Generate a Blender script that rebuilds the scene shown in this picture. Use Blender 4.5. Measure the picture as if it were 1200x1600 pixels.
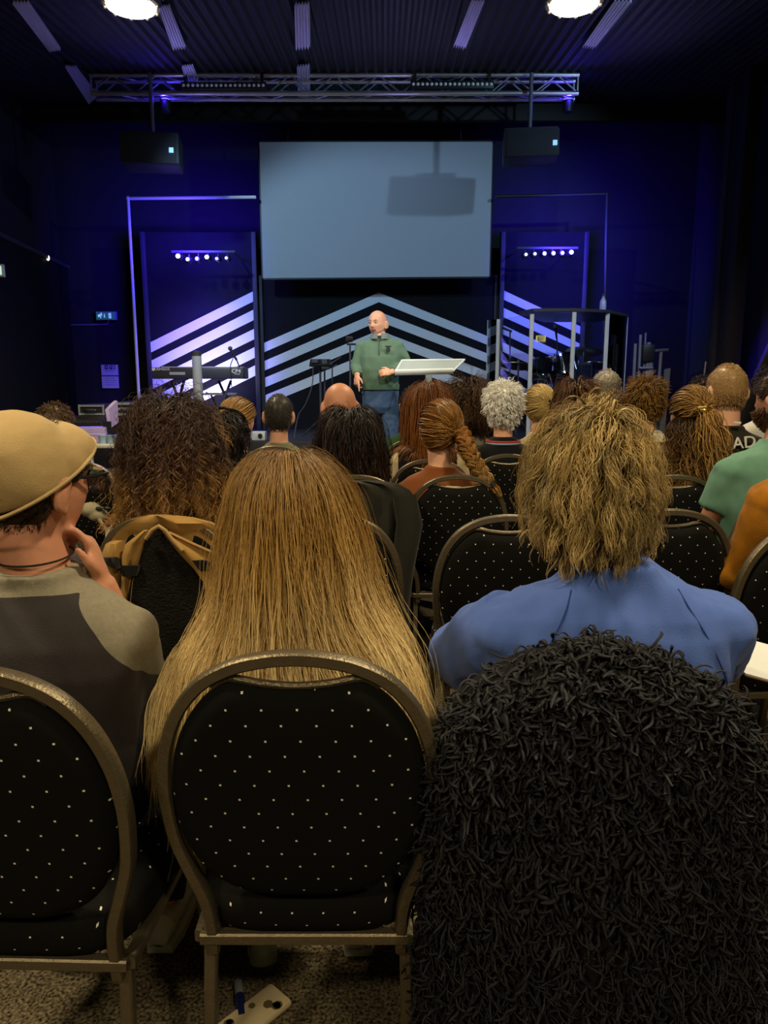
import bpy, bmesh, math, random
import numpy as np
from mathutils import Vector, Matrix, Euler, noise as mnoise

for _o in list(bpy.data.objects):
    bpy.data.objects.remove(_o)
SC = bpy.context.scene
COL = SC.collection
R = math.radians

# ---------------------------------------------------------------- camera
FPX = 1155.0
CAM_Z = 1.35
PITCH = R(10.2)
cam_data = bpy.data.cameras.new('camera')
cam = bpy.data.objects.new('camera', cam_data)
COL.objects.link(cam)
cam_data.sensor_fit = 'VERTICAL'
cam_data.sensor_height = 32.0
cam_data.lens = FPX / 1600.0 * 32.0
cam_data.clip_start = 0.05
cam.location = (0, 0, CAM_Z)
cam.rotation_euler = (math.pi / 2 - PITCH, 0, 0)
SC.camera = cam

# ---------------------------------------------------------------- colour management, world
SC.view_settings.view_transform = 'Standard'
SC.view_settings.look = 'None'
SC.view_settings.gamma = 1.0
SC.view_settings.use_curve_mapping = False
SC.view_settings.exposure = 0.0
world = bpy.data.worlds.new('dim room')
SC.world = world
world.use_nodes = True
world.node_tree.nodes['Background'].inputs[0].default_value = (0.09, 0.10, 0.17, 1)
world.node_tree.nodes['Background'].inputs[1].default_value = 0.10


def P(u, v, Y):
    """world point seen at pixel (u, v) of the 1200x1600 frame at forward distance Y"""
    dx = (u - 600.0) / FPX
    dz = (800.0 - v) / FPX
    d = Vector((dx, math.cos(PITCH) + dz * math.sin(PITCH), -math.sin(PITCH) + dz * math.cos(PITCH)))
    k = Y / d.y
    return Vector((d.x * k, Y, CAM_Z + d.z * k))


def PZ(u, v, z):
    """world point seen at pixel (u, v) on the level z"""
    p = P(u, v, 1.0)
    k = (z - CAM_Z) / (p.z - CAM_Z)
    return Vector((p.x * k, k, z))


# ---------------------------------------------------------------- lights
def lamp(name, kind, loc, power, color, size=0.1, target=None, spot=60, blend=0.5, size_y=None):
    d = bpy.data.lights.new(name, kind)
    d.energy = power
    d.color = color
    if kind == 'AREA':
        d.size = size
        if size_y:
            d.shape = 'RECTANGLE'; d.size_y = size_y
        else:
            d.shape = 'DISK'
    else:
        d.shadow_soft_size = size
    if kind == 'SPOT':
        d.spot_size = R(spot); d.spot_blend = blend
    o = bpy.data.objects.new(name, d)
    COL.objects.link(o)
    o.location = loc
    if target is not None:
        v = Vector(target) - Vector(loc)
        o.rotation_euler = v.to_track_quat('-Z', 'Y').to_euler()
    return o


WARM = (1.0, 0.82, 0.50)
BLUE = (0.05, 0.02, 1.0)
COOL = (0.40, 0.68, 1.0)
LILAC = (0.42, 0.36, 1.0)
# high-bay lamps over the audience (fixtures are built further down)
HIGHBAY = [(-1.78, 5.75, 3.95), (1.33, 5.72, 3.95), (-2.1, 1.4, 4.0), (1.5, 1.4, 4.0), (-2.1, -1.9, 4.0), (1.5, -1.9, 4.0)]
for i, (lx, ly, lz) in enumerate(HIGHBAY):
    lamp('highbay_light', 'SPOT', (lx, ly, lz - 0.12), (300, 300, 330, 330, 240, 240)[i], WARM, 0.17, (lx, ly, 0), 150, 0.6)
# front wash on the stage from bars hung over the audience
lamp('stage_front_wash', 'SPOT', (-2.5, 6.25, 4.05), 330, COOL, 0.06, (-0.2, 9.8, 2.0), 66, 0.5)
lamp('stage_front_wash', 'SPOT', (3.55, 5.4, 4.12), 250, COOL, 0.05, (0.2, 9.8, 2.2), 76, 0.5)
lamp('speaker_key', 'SPOT', (0.5, 3.6, 4.0), 330, (1.0, 0.93, 0.86), 0.06, (-0.07, 7.6, 1.3), 16, 0.8)
# blue wash at the back of the stage
BLUE_L, BLUE_R = (-2.35, 9.55, 3.02), (2.2, 9.55, 3.02)
for (bx, by, bz) in (BLUE_L, BLUE_R):
    lamp('blue_wash', 'SPOT', (bx, by - 0.30, bz), 380, BLUE, 0.2, (bx * 1.12, by + 1.0, bz - 0.1), 128, 1.0)
    lamp('blue_beam', 'SPOT', (bx, by - 0.3, bz), 300, BLUE, 0.1, (bx * 1.15, 7.0, 0.3), 80, 1.0)
lamp('uplight', 'SPOT', P(318, 648, 9.6), 95, (0.62, 0.55, 1.0), 0.06, P(330, 585, 10.2), 100, 1.0)
lamp('right_wall_blue', 'SPOT', (2.9, 6.4, 2.4), 420, BLUE, 0.1, (4.3, 7.5, 1.75), 44, 0.2)
lamp('left_haze_fill', 'SPOT', (-2.3, 9.25, 2.95), 420, (0.10, 0.05, 1.0), 0.1, (-2.5, 10.25, 1.5), 75, 1.0)  # added spot, its blue stands in for haze over the left flat
for lx in (-2.4, 0.2, 2.4):
    lamp('strip_fill_light', 'SPOT', (lx, 8.0, 3.3), 26, LILAC, 0.1, (lx * .8, 7.6, 4.4), 120, 1.0)  # added spots without fixtures, they brighten the truss and ceiling strips

# ---------------------------------------------------------------- materials
def lin(c):
    if isinstance(c, str):
        c = c.lstrip('#')
        c = tuple(int(c[i:i + 2], 16) / 255 for i in (0, 2, 4))
    return tuple((x / 12.92 if x <= 0.04045 else ((x + 0.055) / 1.055) ** 2.4) for x in c)


MATS = {}


def mat(name, color='#808080', rough=0.6, metal=0.0, spec=0.4, var=0.15, vscale=8.0, bump=0.0, bscale=60.0,
        emit=None, estr=0.0, sheen=0.0, alpha=None, trans=0.0, coat=0.0, stretch=(1, 1, 1), bdist=0.01):
    if name in MATS:
        return MATS[name]
    m = bpy.data.materials.new(name)
    m.use_nodes = True
    nt = m.node_tree
    b = nt.nodes['Principled BSDF']
    c = lin(color) if isinstance(color, str) else color
    b.inputs['Roughness'].default_value = rough
    b.inputs['Metallic'].default_value = metal
    b.inputs['Specular IOR Level'].default_value = spec
    b.inputs['Sheen Weight'].default_value = sheen
    b.inputs['Coat Weight'].default_value = coat
    b.inputs['Transmission Weight'].default_value = trans
    tc = nt.nodes.new('ShaderNodeTexCoord')
    mp = nt.nodes.new('ShaderNodeMapping')
    mp.inputs['Scale'].default_value = stretch
    nt.links.new(tc.outputs['Object'], mp.inputs[0])
    nz = nt.nodes.new('ShaderNodeTexNoise')
    nz.inputs['Scale'].default_value = vscale
    nz.inputs['Detail'].default_value = 3.0
    nt.links.new(mp.outputs[0], nz.inputs['Vector'])
    mx = nt.nodes.new('ShaderNodeMix'); mx.data_type = 'RGBA'
    lo = tuple(max(0, x * (1 - var)) for x in c) + (1,)
    hi = tuple(min(1, x * (1 + var)) for x in c) + (1,)
    mx.inputs[6].default_value = lo
    mx.inputs[7].default_value = hi
    nt.links.new(nz.outputs['Fac'], mx.inputs[0])
    nt.links.new(mx.outputs[2], b.inputs['Base Color'])
    if bump > 0:
        n2 = nt.nodes.new('ShaderNodeTexNoise')
        n2.inputs['Scale'].default_value = bscale
        n2.inputs['Detail'].default_value = 4.0
        nt.links.new(mp.outputs[0], n2.inputs['Vector'])
        bp = nt.nodes.new('ShaderNodeBump')
        bp.inputs['Strength'].default_value = bump
        bp.inputs['Distance'].default_value = bdist
        nt.links.new(n2.outputs['Fac'], bp.inputs['Height'])
        nt.links.new(bp.outputs[0], b.inputs['Normal'])
    if emit is not None:
        e = lin(emit) if isinstance(emit, str) else emit
        b.inputs['Emission Color'].default_value = e + (1,)
        b.inputs['Emission Strength'].default_value = estr
    if alpha is not None:
        b.inputs['Alpha'].default_value = alpha
    MATS[name] = m
    return m


def hair_mat(name, root, mid, tip, p1=0.35, p2=0.8, rough=0.42, var=0.45, spec=0.35):
    """colour runs root -> mid -> tip along each strand and varies from strand to strand"""
    m = bpy.data.materials.new(name)
    m.use_nodes = True
    nt = m.node_tree
    b = nt.nodes['Principled BSDF']
    at = nt.nodes.new('ShaderNodeAttribute'); at.attribute_name = 'strand'
    sp = nt.nodes.new('ShaderNodeSeparateColor')
    nt.links.new(at.outputs['Color'], sp.inputs[0])
    rp = nt.nodes.new('ShaderNodeValToRGB')
    el = rp.color_ramp.elements
    el[0].position = 0.0; el[0].color = lin(root) + (1,)
    el[1].position = 1.0; el[1].color = lin(tip) + (1,)
    e = el.new(p1); e.color = lin(mid) + (1,)
    if p2 < 1: el[-1].position = p2
    nt.links.new(sp.outputs[1], rp.inputs[0])
    ma = nt.nodes.new('ShaderNodeMapRange')
    ma.inputs['To Min'].default_value = 1 - var
    ma.inputs['To Max'].default_value = 1 + var
    nt.links.new(sp.outputs[0], ma.inputs[0])
    mu = nt.nodes.new('ShaderNodeVectorMath'); mu.operation = 'SCALE'
    nt.links.new(rp.outputs[0], mu.inputs[0])
    nt.links.new(ma.outputs[0], mu.inputs['Scale'])
    nt.links.new(mu.outputs[0], b.inputs['Base Color'])
    b.inputs['Roughness'].default_value = rough
    b.inputs['Specular IOR Level'].default_value = spec
    MATS[name] = m
    return m


# ---------------------------------------------------------------- geometry collector
class MB:
    def __init__(s):
        s.v = []; s.f = []; s.m = []; s.cur = 0

    def add(s, vs, fs):
        o = len(s.v)
        s.v.extend(Vector(x) for x in vs)
        s.f.extend(tuple(i + o for i in f) for f in fs)
        s.m.extend([s.cur] * len(fs))
        return s

    def box(s, c, size, rot=None, bev=0.0):
        hx, hy, hz = size[0] / 2, size[1] / 2, size[2] / 2
        M = rot.to_matrix() if isinstance(rot, Euler) else (Matrix.Identity(3) if rot is None else rot)
        c = Vector(c)
        if bev <= 0:
            vs = [(x, y, z) for x in (-hx, hx) for y in (-hy, hy) for z in (-hz, hz)]
            fs = [(0, 1, 3, 2), (4, 6, 7, 5), (0, 4, 5, 1), (2, 3, 7, 6), (0, 2, 6, 4), (1, 5, 7, 3)]
            return s.add([c + M @ Vector(q) for q in vs], fs)
        bm = bmesh.new()
        bmesh.ops.create_cube(bm, size=1.0)
        for q in bm.verts:
            q.co = Vector((q.co.x * size[0], q.co.y * size[1], q.co.z * size[2]))
        bmesh.ops.bevel(bm, geom=list(bm.edges), offset=min(bev, 0.49 * min(size)), segments=2, profile=0.5, affect='EDGES')
        bm.verts.index_update()
        vs = [c + M @ q.co for q in bm.verts]
        fs = [[q.index for q in f.verts] for f in bm.faces]
        bm.free()
        return s.add(vs, fs)

    def tube(s, pts, rad, n=8, cap=True, flat=1.0, ref=None):
        pts = [Vector(p) for p in pts]
        K = len(pts)
        if not hasattr(rad, '__len__'): rad = [rad] * K
        vs = []
        prev = None
        for i in range(K):
            t = (pts[min(i + 1, K - 1)] - pts[max(i - 1, 0)])
            t = t.normalized() if t.length > 1e-9 else Vector((0, 0, 1))
            if prev is None:
                a = Vector(ref) if ref is not None else (Vector((0, 0, 1)) if abs(t.z) < 0.9 else Vector((1, 0, 0)))
            else:
                a = prev
            a = (a - t * a.dot(t))
            if a.length < 1e-6:
                a = Vector((1, 0, 0)) - t * t.x
            a.normalize(); b = t.cross(a); prev = a
            for k in range(n):
                th = 2 * math.pi * k / n
                vs.append(pts[i] + (a * math.cos(th) + b * math.sin(th) * flat) * rad[i])
        fs = [(i * n + k, i * n + (k + 1) % n, (i + 1) * n + (k + 1) % n, (i + 1) * n + k) for i in range(K - 1) for k in range(n)]
        if cap:
            fs.append(tuple(range(n - 1, -1, -1)))
            fs.append(tuple((K - 1) * n + k for k in range(n)))
        return s.add(vs, fs)

    def rbar(s, pts, w, d, ref):
        """rectangular section bar along pts: w along ref-perpendicular, d along ref"""
        pts = [Vector(p) for p in pts]
        K = len(pts); vs = []
        c = 0.28
        prof = [(1, 1 - c), (1 - c, 1), (-1 + c, 1), (-1, 1 - c), (-1, -1 + c), (-1 + c, -1), (1 - c, -1), (1, -1 + c)]
        for i in range(K):
            t = (pts[min(i + 1, K - 1)] - pts[max(i - 1, 0)]).normalized()
            a = Vector(ref); a = (a - t * a.dot(t)).normalized()
            b = t.cross(a)
            for (p, q) in prof:
                vs.append(pts[i] + b * (p * w / 2) + a * (q * d / 2))
        n = 8
        fs = [(i * n + k, i * n + (k + 1) % n, (i + 1) * n + (k + 1) % n, (i + 1) * n + k) for i in range(K - 1) for k in range(n)]
        fs.append(tuple(range(n - 1, -1, -1))); fs.append(tuple((K - 1) * n + k for k in range(n)))
        return s.add(vs, fs)

    def loft(s, rings, cap=True):
        n = len(rings[0]); vs = [p for r in rings for p in r]; K = len(rings)
        fs = [(i * n + k, i * n + (k + 1) % n, (i + 1) * n + (k + 1) % n, (i + 1) * n + k) for i in range(K - 1) for k in range(n)]
        if cap:
            fs.append(tuple(range(n - 1, -1, -1))); fs.append(tuple((K - 1) * n + k for k in range(n)))
        return s.add(vs, fs)

    def lathe(s, prof, c=(0, 0, 0), n=16, M=None):
        c = Vector(c); rings = []
        for (r, z) in prof:
            ring = [Vector((r * math.cos(2 * math.pi * k / n), r * math.sin(2 * math.pi * k / n), z)) for k in range(n)]
            rings.append([c + (M @ q if M is not None else q) for q in ring])
        return s.loft(rings)

    def ell(s, c, rad, rot=None, nu=16, nv=10):
        c = Vector(c); M = rot.to_matrix() if isinstance(rot, Euler) else (rot if rot is not None else Matrix.Identity(3))
        vs = [c + M @ Vector((0, 0, -rad[2]))]
        for j in range(1, nv):
            ph = -math.pi / 2 + math.pi * j / nv
            for k in range(nu):
                th = 2 * math.pi * k / nu
                vs.append(c + M @ Vector((rad[0] * math.cos(ph) * math.cos(th), rad[1] * math.cos(ph) * math.sin(th), rad[2] * math.sin(ph))))
        vs.append(c + M @ Vector((0, 0, rad[2])))
        fs = []
        for k in range(nu):
            fs.append((0, 1 + (k + 1) % nu, 1 + k))
            fs.append((len(vs) - 1, 1 + (nv - 2) * nu + k, 1 + (nv - 2) * nu + (k + 1) % nu))
        for j in range(nv - 2):
            for k in range(nu):
                fs.append((1 + j * nu + k, 1 + j * nu + (k + 1) % nu, 1 + (j + 1) * nu + (k + 1) % nu, 1 + (j + 1) * nu + k))
        return s.add(vs, fs)

    def quad(s, a, b, c, d):
        return s.add([a, b, c, d], [(0, 1, 2, 3)])

    def slab(s, poly, nrm, th):
        """closed slab from a polygon, thickened by th along -nrm"""
        n = len(poly); nrm = Vector(nrm)
        vs = [Vector(p) for p in poly] + [Vector(p) - nrm * th for p in poly]
        fs = [tuple(range(n)), tuple(range(2 * n - 1, n - 1, -1))]
        fs += [(k, k + n, (k + 1) % n + n, (k + 1) % n) for k in range(n)]
        return s.add(vs, fs)

    def build(s, name, mats, parent=None, smooth=True, origin=None):
        if not isinstance(mats, (list, tuple)): mats = [mats]
        o = Vector(origin) if origin is not None else Vector((0, 0, 0))
        me = bpy.data.meshes.new(name)
        me.from_pydata([tuple(q - o) for q in s.v], [], s.f)
        bm = bmesh.new(); bm.from_mesh(me)
        bmesh.ops.recalc_face_normals(bm, faces=bm.faces)
        bm.to_mesh(me); bm.free()
        for m in mats: me.materials.append(m)
        if any(s.m): me.polygons.foreach_set('material_index', s.m)
        if smooth:
            me.polygons.foreach_set('use_smooth', [True] * len(me.polygons))
            try: me.set_sharp_from_angle(angle=R(smooth if smooth is not True else 40))
            except Exception: pass
        ob = bpy.data.objects.new(name, me)
        COL.objects.link(ob)
        ob.location = o
        if parent is not None: attach(ob, parent)
        return ob


def attach(ob, parent):
    ob.parent = parent
    pw = wmat(parent)
    ob.matrix_parent_inverse = pw.inverted()


def wmat(o):
    m = o.matrix_basis.copy()
    if o.parent is not None:
        m = wmat(o.parent) @ o.matrix_parent_inverse @ m
    return m


def tag(o, label=None, cat=None, group=None, kind=None):
    if label: o['label'] = label
    if cat: o['category'] = cat
    if group: o['group'] = group
    if kind: o['kind'] = kind
    return o


def empty(name, loc, rz=0.0, label=None, cat=None, group=None):
    o = bpy.data.objects.new(name, None)
    COL.objects.link(o)
    o.empty_display_size = 0.05
    o.location = loc
    o.rotation_euler = (0, 0, rz)
    return tag(o, label, cat, group)


def copy_tree(o, parent=None):
    c = o.copy(); COL.objects.link(c); c.parent = parent
    if parent is not None: c.matrix_parent_inverse = o.matrix_parent_inverse.copy()
    for ch in o.children: copy_tree(ch, c)
    return c


def remesh(mb, vox, smooth=4, fac=0.5):
    """one continuous skin over everything in mb; returns a plain mesh"""
    me = bpy.data.meshes.new('tmp')
    me.from_pydata([tuple(q) for q in mb.v], [], mb.f)
    bm = bmesh.new(); bm.from_mesh(me)
    bmesh.ops.recalc_face_normals(bm, faces=bm.faces)
    bm.to_mesh(me); bm.free()
    ob = bpy.data.objects.new('tmp', me)
    COL.objects.link(ob)
    m = ob.modifiers.new('r', 'REMESH'); m.mode = 'VOXEL'; m.voxel_size = vox
    if smooth:
        q = ob.modifiers.new('s', 'SMOOTH'); q.factor = fac; q.iterations = smooth
    dg = bpy.context.evaluated_depsgraph_get()
    out = bpy.data.meshes.new_from_object(ob.evaluated_get(dg))
    bpy.data.objects.remove(ob); bpy.data.meshes.remove(me)
    return out


def mesh_np(me):
    n = len(me.vertices); a = np.empty(n * 3); me.vertices.foreach_get('co', a)
    return a.reshape(n, 3)


def link_mesh(name, me, mats, parent=None, origin=(0, 0, 0)):
    if not isinstance(mats, (list, tuple)): mats = [mats]
    o = Vector(origin)
    co = mesh_np(me) - np.array(o)
    me.vertices.foreach_set('co', co.ravel())
    for m in mats: me.materials.append(m)
    me.polygons.foreach_set('use_smooth', [True] * len(me.polygons))
    me.update(); me.name = name
    ob = bpy.data.objects.new(name, me)
    COL.objects.link(ob); ob.location = o
    if parent is not None: attach(ob, parent)
    return ob


def face_mats(me, fn):
    """material index per face from its centre: fn(centres (n,3)) -> int array"""
    n = len(me.polygons); c = np.empty(n * 3)
    me.polygons.foreach_get('center', c)
    me.polygons.foreach_set('material_index', fn(c.reshape(n, 3)).astype(np.int32))


def wrinkle(me, amp, scale, stretch=(1, 1, 1), seed=0.0, mask=None):
    co = mesh_np(me); n = len(co)
    nr = np.empty(n * 3); me.vertices.foreach_get('normal', nr); nr = nr.reshape(n, 3)
    d = np.array([mnoise.fractal(Vector((p[0] * scale * stretch[0] + seed, p[1] * scale * stretch[1], p[2] * scale * stretch[2])), 0.8, 2.0, 3) for p in co])
    d = d * amp
    if mask is not None: d = d * mask(co)
    me.vertices.foreach_set('co', (co + nr * d[:, None]).ravel())
    me.update()


def np_object(name, V, F, mats, parent=None, strand=None, origin=(0, 0, 0), smooth=True):
    """mesh from numpy arrays of quads; strand = (n,2) random value and position along the strand"""
    o = np.array(origin, float)
    me = bpy.data.meshes.new(name)
    n, k = len(V), len(F)
    me.vertices.add(n); me.vertices.foreach_set('co', (V - o).astype(np.float32).ravel())
    me.loops.add(k * 4); me.loops.foreach_set('vertex_index', F.astype(np.int32).ravel())
    me.polygons.add(k); me.polygons.foreach_set('loop_start', np.arange(0, 4 * k, 4, dtype=np.int32))
    me.update(calc_edges=True)
    if smooth: me.polygons.foreach_set('use_smooth', np.ones(k, dtype=bool))
    if strand is not None:
        a = me.color_attributes.new('strand', 'FLOAT_COLOR', 'POINT')
        c = np.ones((n, 4), np.float32); c[:, 0] = strand[:, 0]; c[:, 1] = strand[:, 1]; c[:, 2] = 0
        a.data.foreach_set('color', c.ravel())
    if not isinstance(mats, (list, tuple)): mats = [mats]
    for m in mats: me.materials.append(m)
    ob = bpy.data.objects.new(name, me)
    COL.objects.link(ob); ob.location = Vector(origin)
    if parent is not None: attach(ob, parent)
    return ob


def text_obj(name, s, size, M, material, parent=None, extrude=0.001, align='CENTER'):
    cu = bpy.data.curves.new(name, 'FONT'); cu.body = s; cu.size = size; cu.extrude = extrude
    cu.align_x = align; cu.align_y = 'CENTER'
    tmp = bpy.data.objects.new('tmp', cu); COL.objects.link(tmp)
    dg = bpy.context.evaluated_depsgraph_get()
    me = bpy.data.meshes.new_from_object(tmp.evaluated_get(dg))
    bpy.data.objects.remove(tmp); bpy.data.curves.remove(cu)
    me.transform(M)
    me.materials.clear(); me.materials.append(material)
    ob = bpy.data.objects.new(name, me); COL.objects.link(ob)
    if parent is not None: attach(ob, parent)
    return ob


FACE_CAM = Matrix(((1, 0, 0), (0, 0, -1), (0, 1, 0)))   # flat XY drawing stood upright, facing -Y


def upright(loc, rz=0.0, tilt=0.0):
    return Matrix.Translation(Vector(loc)) @ Matrix.Rotation(rz, 4, 'Z') @ Matrix.Rotation(math.pi / 2 + tilt, 4, 'X')


def catmull(pts, per=6):
    pts = [Vector(p) for p in pts]; out = []
    for i in range(len(pts) - 1):
        p0 = pts[max(i - 1, 0)]; p1 = pts[i]; p2 = pts[i + 1]; p3 = pts[min(i + 2, len(pts) - 1)]
        for j in range(per):
            t = j / per
            out.append(0.5 * ((2 * p1) + (p2 - p0) * t + (2 * p0 - 5 * p1 + 4 * p2 - p3) * t * t + (3 * p1 - p0 - 3 * p2 + p3) * t ** 3))
    out.append(pts[-1]); return out

# ---------------------------------------------------------------- the room
M_BLACK = mat('matt black paint', (0.010, 0.010, 0.012), 0.75, bump=0.08, bscale=30)
M_WALL = mat('black painted wall', (0.014, 0.014, 0.017), 0.8, var=0.25, vscale=3, bump=0.15, bscale=40)
M_CEIL = mat('black ceiling sheet', (0.011, 0.0105, 0.0105), 0.7, var=0.2, vscale=2)
M_FLAT = mat('black stage flat', (0.010, 0.010, 0.012), 0.85, spec=0.1, var=0.2)
M_STAGE = mat('black stage deck', (0.02, 0.02, 0.024), 0.6, var=0.3, bump=0.1)
M_STRIPE = mat('pale fabric stripe', (0.70, 0.74, 0.78), 0.8, var=0.05, vscale=20)
M_STEEL = mat('aluminium tube', (0.62, 0.62, 0.64), 0.35, 0.9, var=0.1)
M_WHITE = mat('white paint', (0.8, 0.8, 0.8), 0.5, var=0.05)
M_PLASTIC = mat('black plastic', (0.012, 0.012, 0.014), 0.45, var=0.2)
M_DGREY = mat('dark grey plastic', (0.05, 0.05, 0.06), 0.5, var=0.2)
M_PAPER = mat('white paper', (0.72, 0.74, 0.76), 0.7, var=0.04)
M_INK = mat('dark ink', (0.03, 0.06, 0.09), 0.7, var=0.1)


def carpet():
    m = bpy.data.materials.new('speckled brown carpet'); m.use_nodes = True
    nt = m.node_tree; b = nt.nodes['Principled BSDF']
    tc = nt.nodes.new('ShaderNodeTexCoord')
    n1 = nt.nodes.new('ShaderNodeTexNoise'); n1.inputs['Scale'].default_value = 130; n1.inputs['Detail'].default_value = 4
    n2 = nt.nodes.new('ShaderNodeTexNoise'); n2.inputs['Scale'].default_value = 6
    rp = nt.nodes.new('ShaderNodeValToRGB')
    rp.color_ramp.elements[0].position = 0.36; rp.color_ramp.elements[0].color = (0.022, 0.019, 0.013, 1)
    rp.color_ramp.elements[1].position = 0.70; rp.color_ramp.elements[1].color = (0.33, 0.26, 0.155, 1)
    nt.links.new(tc.outputs['Object'], n1.inputs['Vector']); nt.links.new(tc.outputs['Object'], n2.inputs['Vector'])
    nt.links.new(n1.outputs['Fac'], rp.inputs[0])
    mx = nt.nodes.new('ShaderNodeMix'); mx.data_type = 'RGBA'; mx.blend_type = 'MULTIPLY'; mx.inputs[0].default_value = 0.5
    nt.links.new(rp.outputs[0], mx.inputs[6]); nt.links.new(n2.outputs['Fac'], mx.inputs[7])
    nt.links.new(mx.outputs[2], b.inputs['Base Color'])
    bp = nt.nodes.new('ShaderNodeBump'); bp.inputs['Strength'].default_value = 0.8; bp.inputs['Distance'].default_value = 0.008
    nt.links.new(n1.outputs['Fac'], bp.inputs['Height']); nt.links.new(bp.outputs[0], b.inputs['Normal'])
    b.inputs['Roughness'].default_value = 0.95; b.inputs['Specular IOR Level'].default_value = 0.1
    return m


M_CARPET = carpet()
YB = 10.9
mb = MB(); mb.box((0, 2.7, -0.05), (12, 17.0, 0.1))
tag(mb.build('floor', M_CARPET), kind='structure')
mb = MB(); mb.box((0, YB + 0.05, 2.6), (12, 0.1, 5.4))
tag(mb.build('wall_back', M_WALL), kind='structure')
mb = MB(); mb.box((0, -5.75, 2.6), (12, 0.1, 5.4))
tag(mb.build('wall_rear', M_WALL), kind='structure')


def ceil_z(y):
    return max(4.3 + 0.1 * (y - 6.0), 4.25)


# ceiling of ribbed dark sheet, rising towards the stage
mb = MB(); vs = []; nx = 120
for iy in (-5.8, 5.5, 11.0):
    for k in range(nx * 4 + 1):
        x = -6 + 12 * k / (nx * 4)
        vs.append((x, iy, ceil_z(iy) + (0.0, 0.0, 0.025, 0.025)[k % 4]))
n = nx * 4 + 1
mb.add(vs, [(j * n + k, j * n + k + 1, j * n + n + k + 1, j * n + n + k) for j in range(2) for k in range(n - 1)])
tag(mb.build('ceiling', M_CEIL, smooth=False), kind='structure')
for i, yy in enumerate((2.6, 9.9)):
    mb = MB(); mb.box((0, yy, ceil_z(yy) - 0.1), (11.9, 0.12, 0.2), bev=0.01)
    tag(mb.build('trim_%d' % (i + 1), M_CEIL), kind='structure')

# left wall, with a lower built-out wall in front of it
cL = P(95, 430, YB)
wl = lambda y: cL.x + 0.11 * (YB - y)
mb = MB()
mb.slab([(wl(YB), YB, 0), (wl(-5.7), -5.7, 0), (wl(-5.7), -5.7, 5.2), (wl(YB), YB, 5.2)], (1, 0, 0), 0.12)
tag(mb.build('wall_left', M_WALL), kind='structure')
mb = MB()
pa, pb = P(93, 420, 10.6), P(0, 372, 10.6)
zt = P(93, 420, YB).z
mb.slab([(wl(YB) + .10, YB, 0), (wl(-5.7) + .10, -5.7, 0), (wl(-5.7) + .10, -5.7, zt), (wl(YB) + .10, YB, zt)], (1, 0, 0), 0.1)
tag(mb.build('trim_4', M_FLAT), kind='structure')
mb = MB()
mb.rbar([(wl(YB) + .11, YB, zt + .02), (wl(-5.7) + .11, -5.7, zt + .02)], 0.06, 0.05, (0, 0, 1))
tag(mb.build('trim_5', M_DGREY), kind='structure')
# right wall and its pillars
xr = P(1150, 600, 9.0).x
mb = MB()
mb.slab([(xr + .12, YB, 0), (xr + .12, YB, 5.2), (xr - 0.15, -5.7, 5.2), (xr - 0.15, -5.7, 0)], (-1, 0, 0), 0.12)
tag(mb.build('wall_right', mat('blue-black wall', (0.035, 0.035, 0.045), 0.8, var=0.2)), kind='structure')
for i, (u0, u1, y) in enumerate(((1106, 1117, 9.2), (1119, 1141, 8.8), (1128, 1149, 8.4))):
    a, b = P(u0, 600, y), P(u1, 600, y)
    mb = MB(); mb.box(((a.x + b.x) / 2, y, 2.4), (b.x - a.x, 0.16, 4.7), bev=0.01)
    tag(mb.build('trim_%d' % (6 + i), mat('grey post', (0.05, 0.05, 0.055), 0.6) if i == 0 else M_WALL), kind='structure')

# stage: low deck in front, riser behind
mb = MB(); mb.box((0.2, 8.6, 0.125), (9.2, 4.5, 0.25), bev=0.01)
tag(mb.build('stage', M_STAGE), kind='structure')
STAGE, RISER = 0.25, 0.66
mb = MB(); mb.box((0.2, 9.6, 0.455), (8.4, 2.5, 0.41), bev=0.01)
tag(mb.build('stage_riser', M_STAGE), kind='structure')

# ---------------------------------------------------------------- chevron backdrop
def stripe_poly(pts, Y): return [P(u, v, Y) for (u, v) in pts]


def flat_panel(label, u0, u1, vtop, Y, stripes, posts):
    c = P((u0 + u1) / 2, 600, Y)
    t = empty('stage_flat', (c.x, Y, RISER), 0, label, 'stage flat', 'striped flats behind the stage')
    top = P(u0, vtop, Y).z
    x0, x1 = P(u0, 560, Y).x, P(u1, 560, Y).x
    mb = MB(); mb.box(((x0 + x1) / 2, Y + 0.06, (top + RISER) / 2), (x1 - x0, 0.06, top - RISER))
    mb.build('panel', M_FLAT, t)
    for k in range(2):
        mb = MB(); xx = (x0 + 0.03, x1 - 0.03)[k]
        mb.box((xx, Y + 0.02, (top + RISER) / 2), (0.06, 0.05, top - RISER), bev=0.005)
        mb.build('upright', mat('dark timber frame', (0.03, 0.03, 0.035), 0.6), t)
    for poly in stripes:
        mb = MB(); mb.slab(stripe_poly(poly, Y + 0.02), (0, -1, 0), 0.012)
        mb.build('stripe', M_STRIPE, t)
    return t


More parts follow.
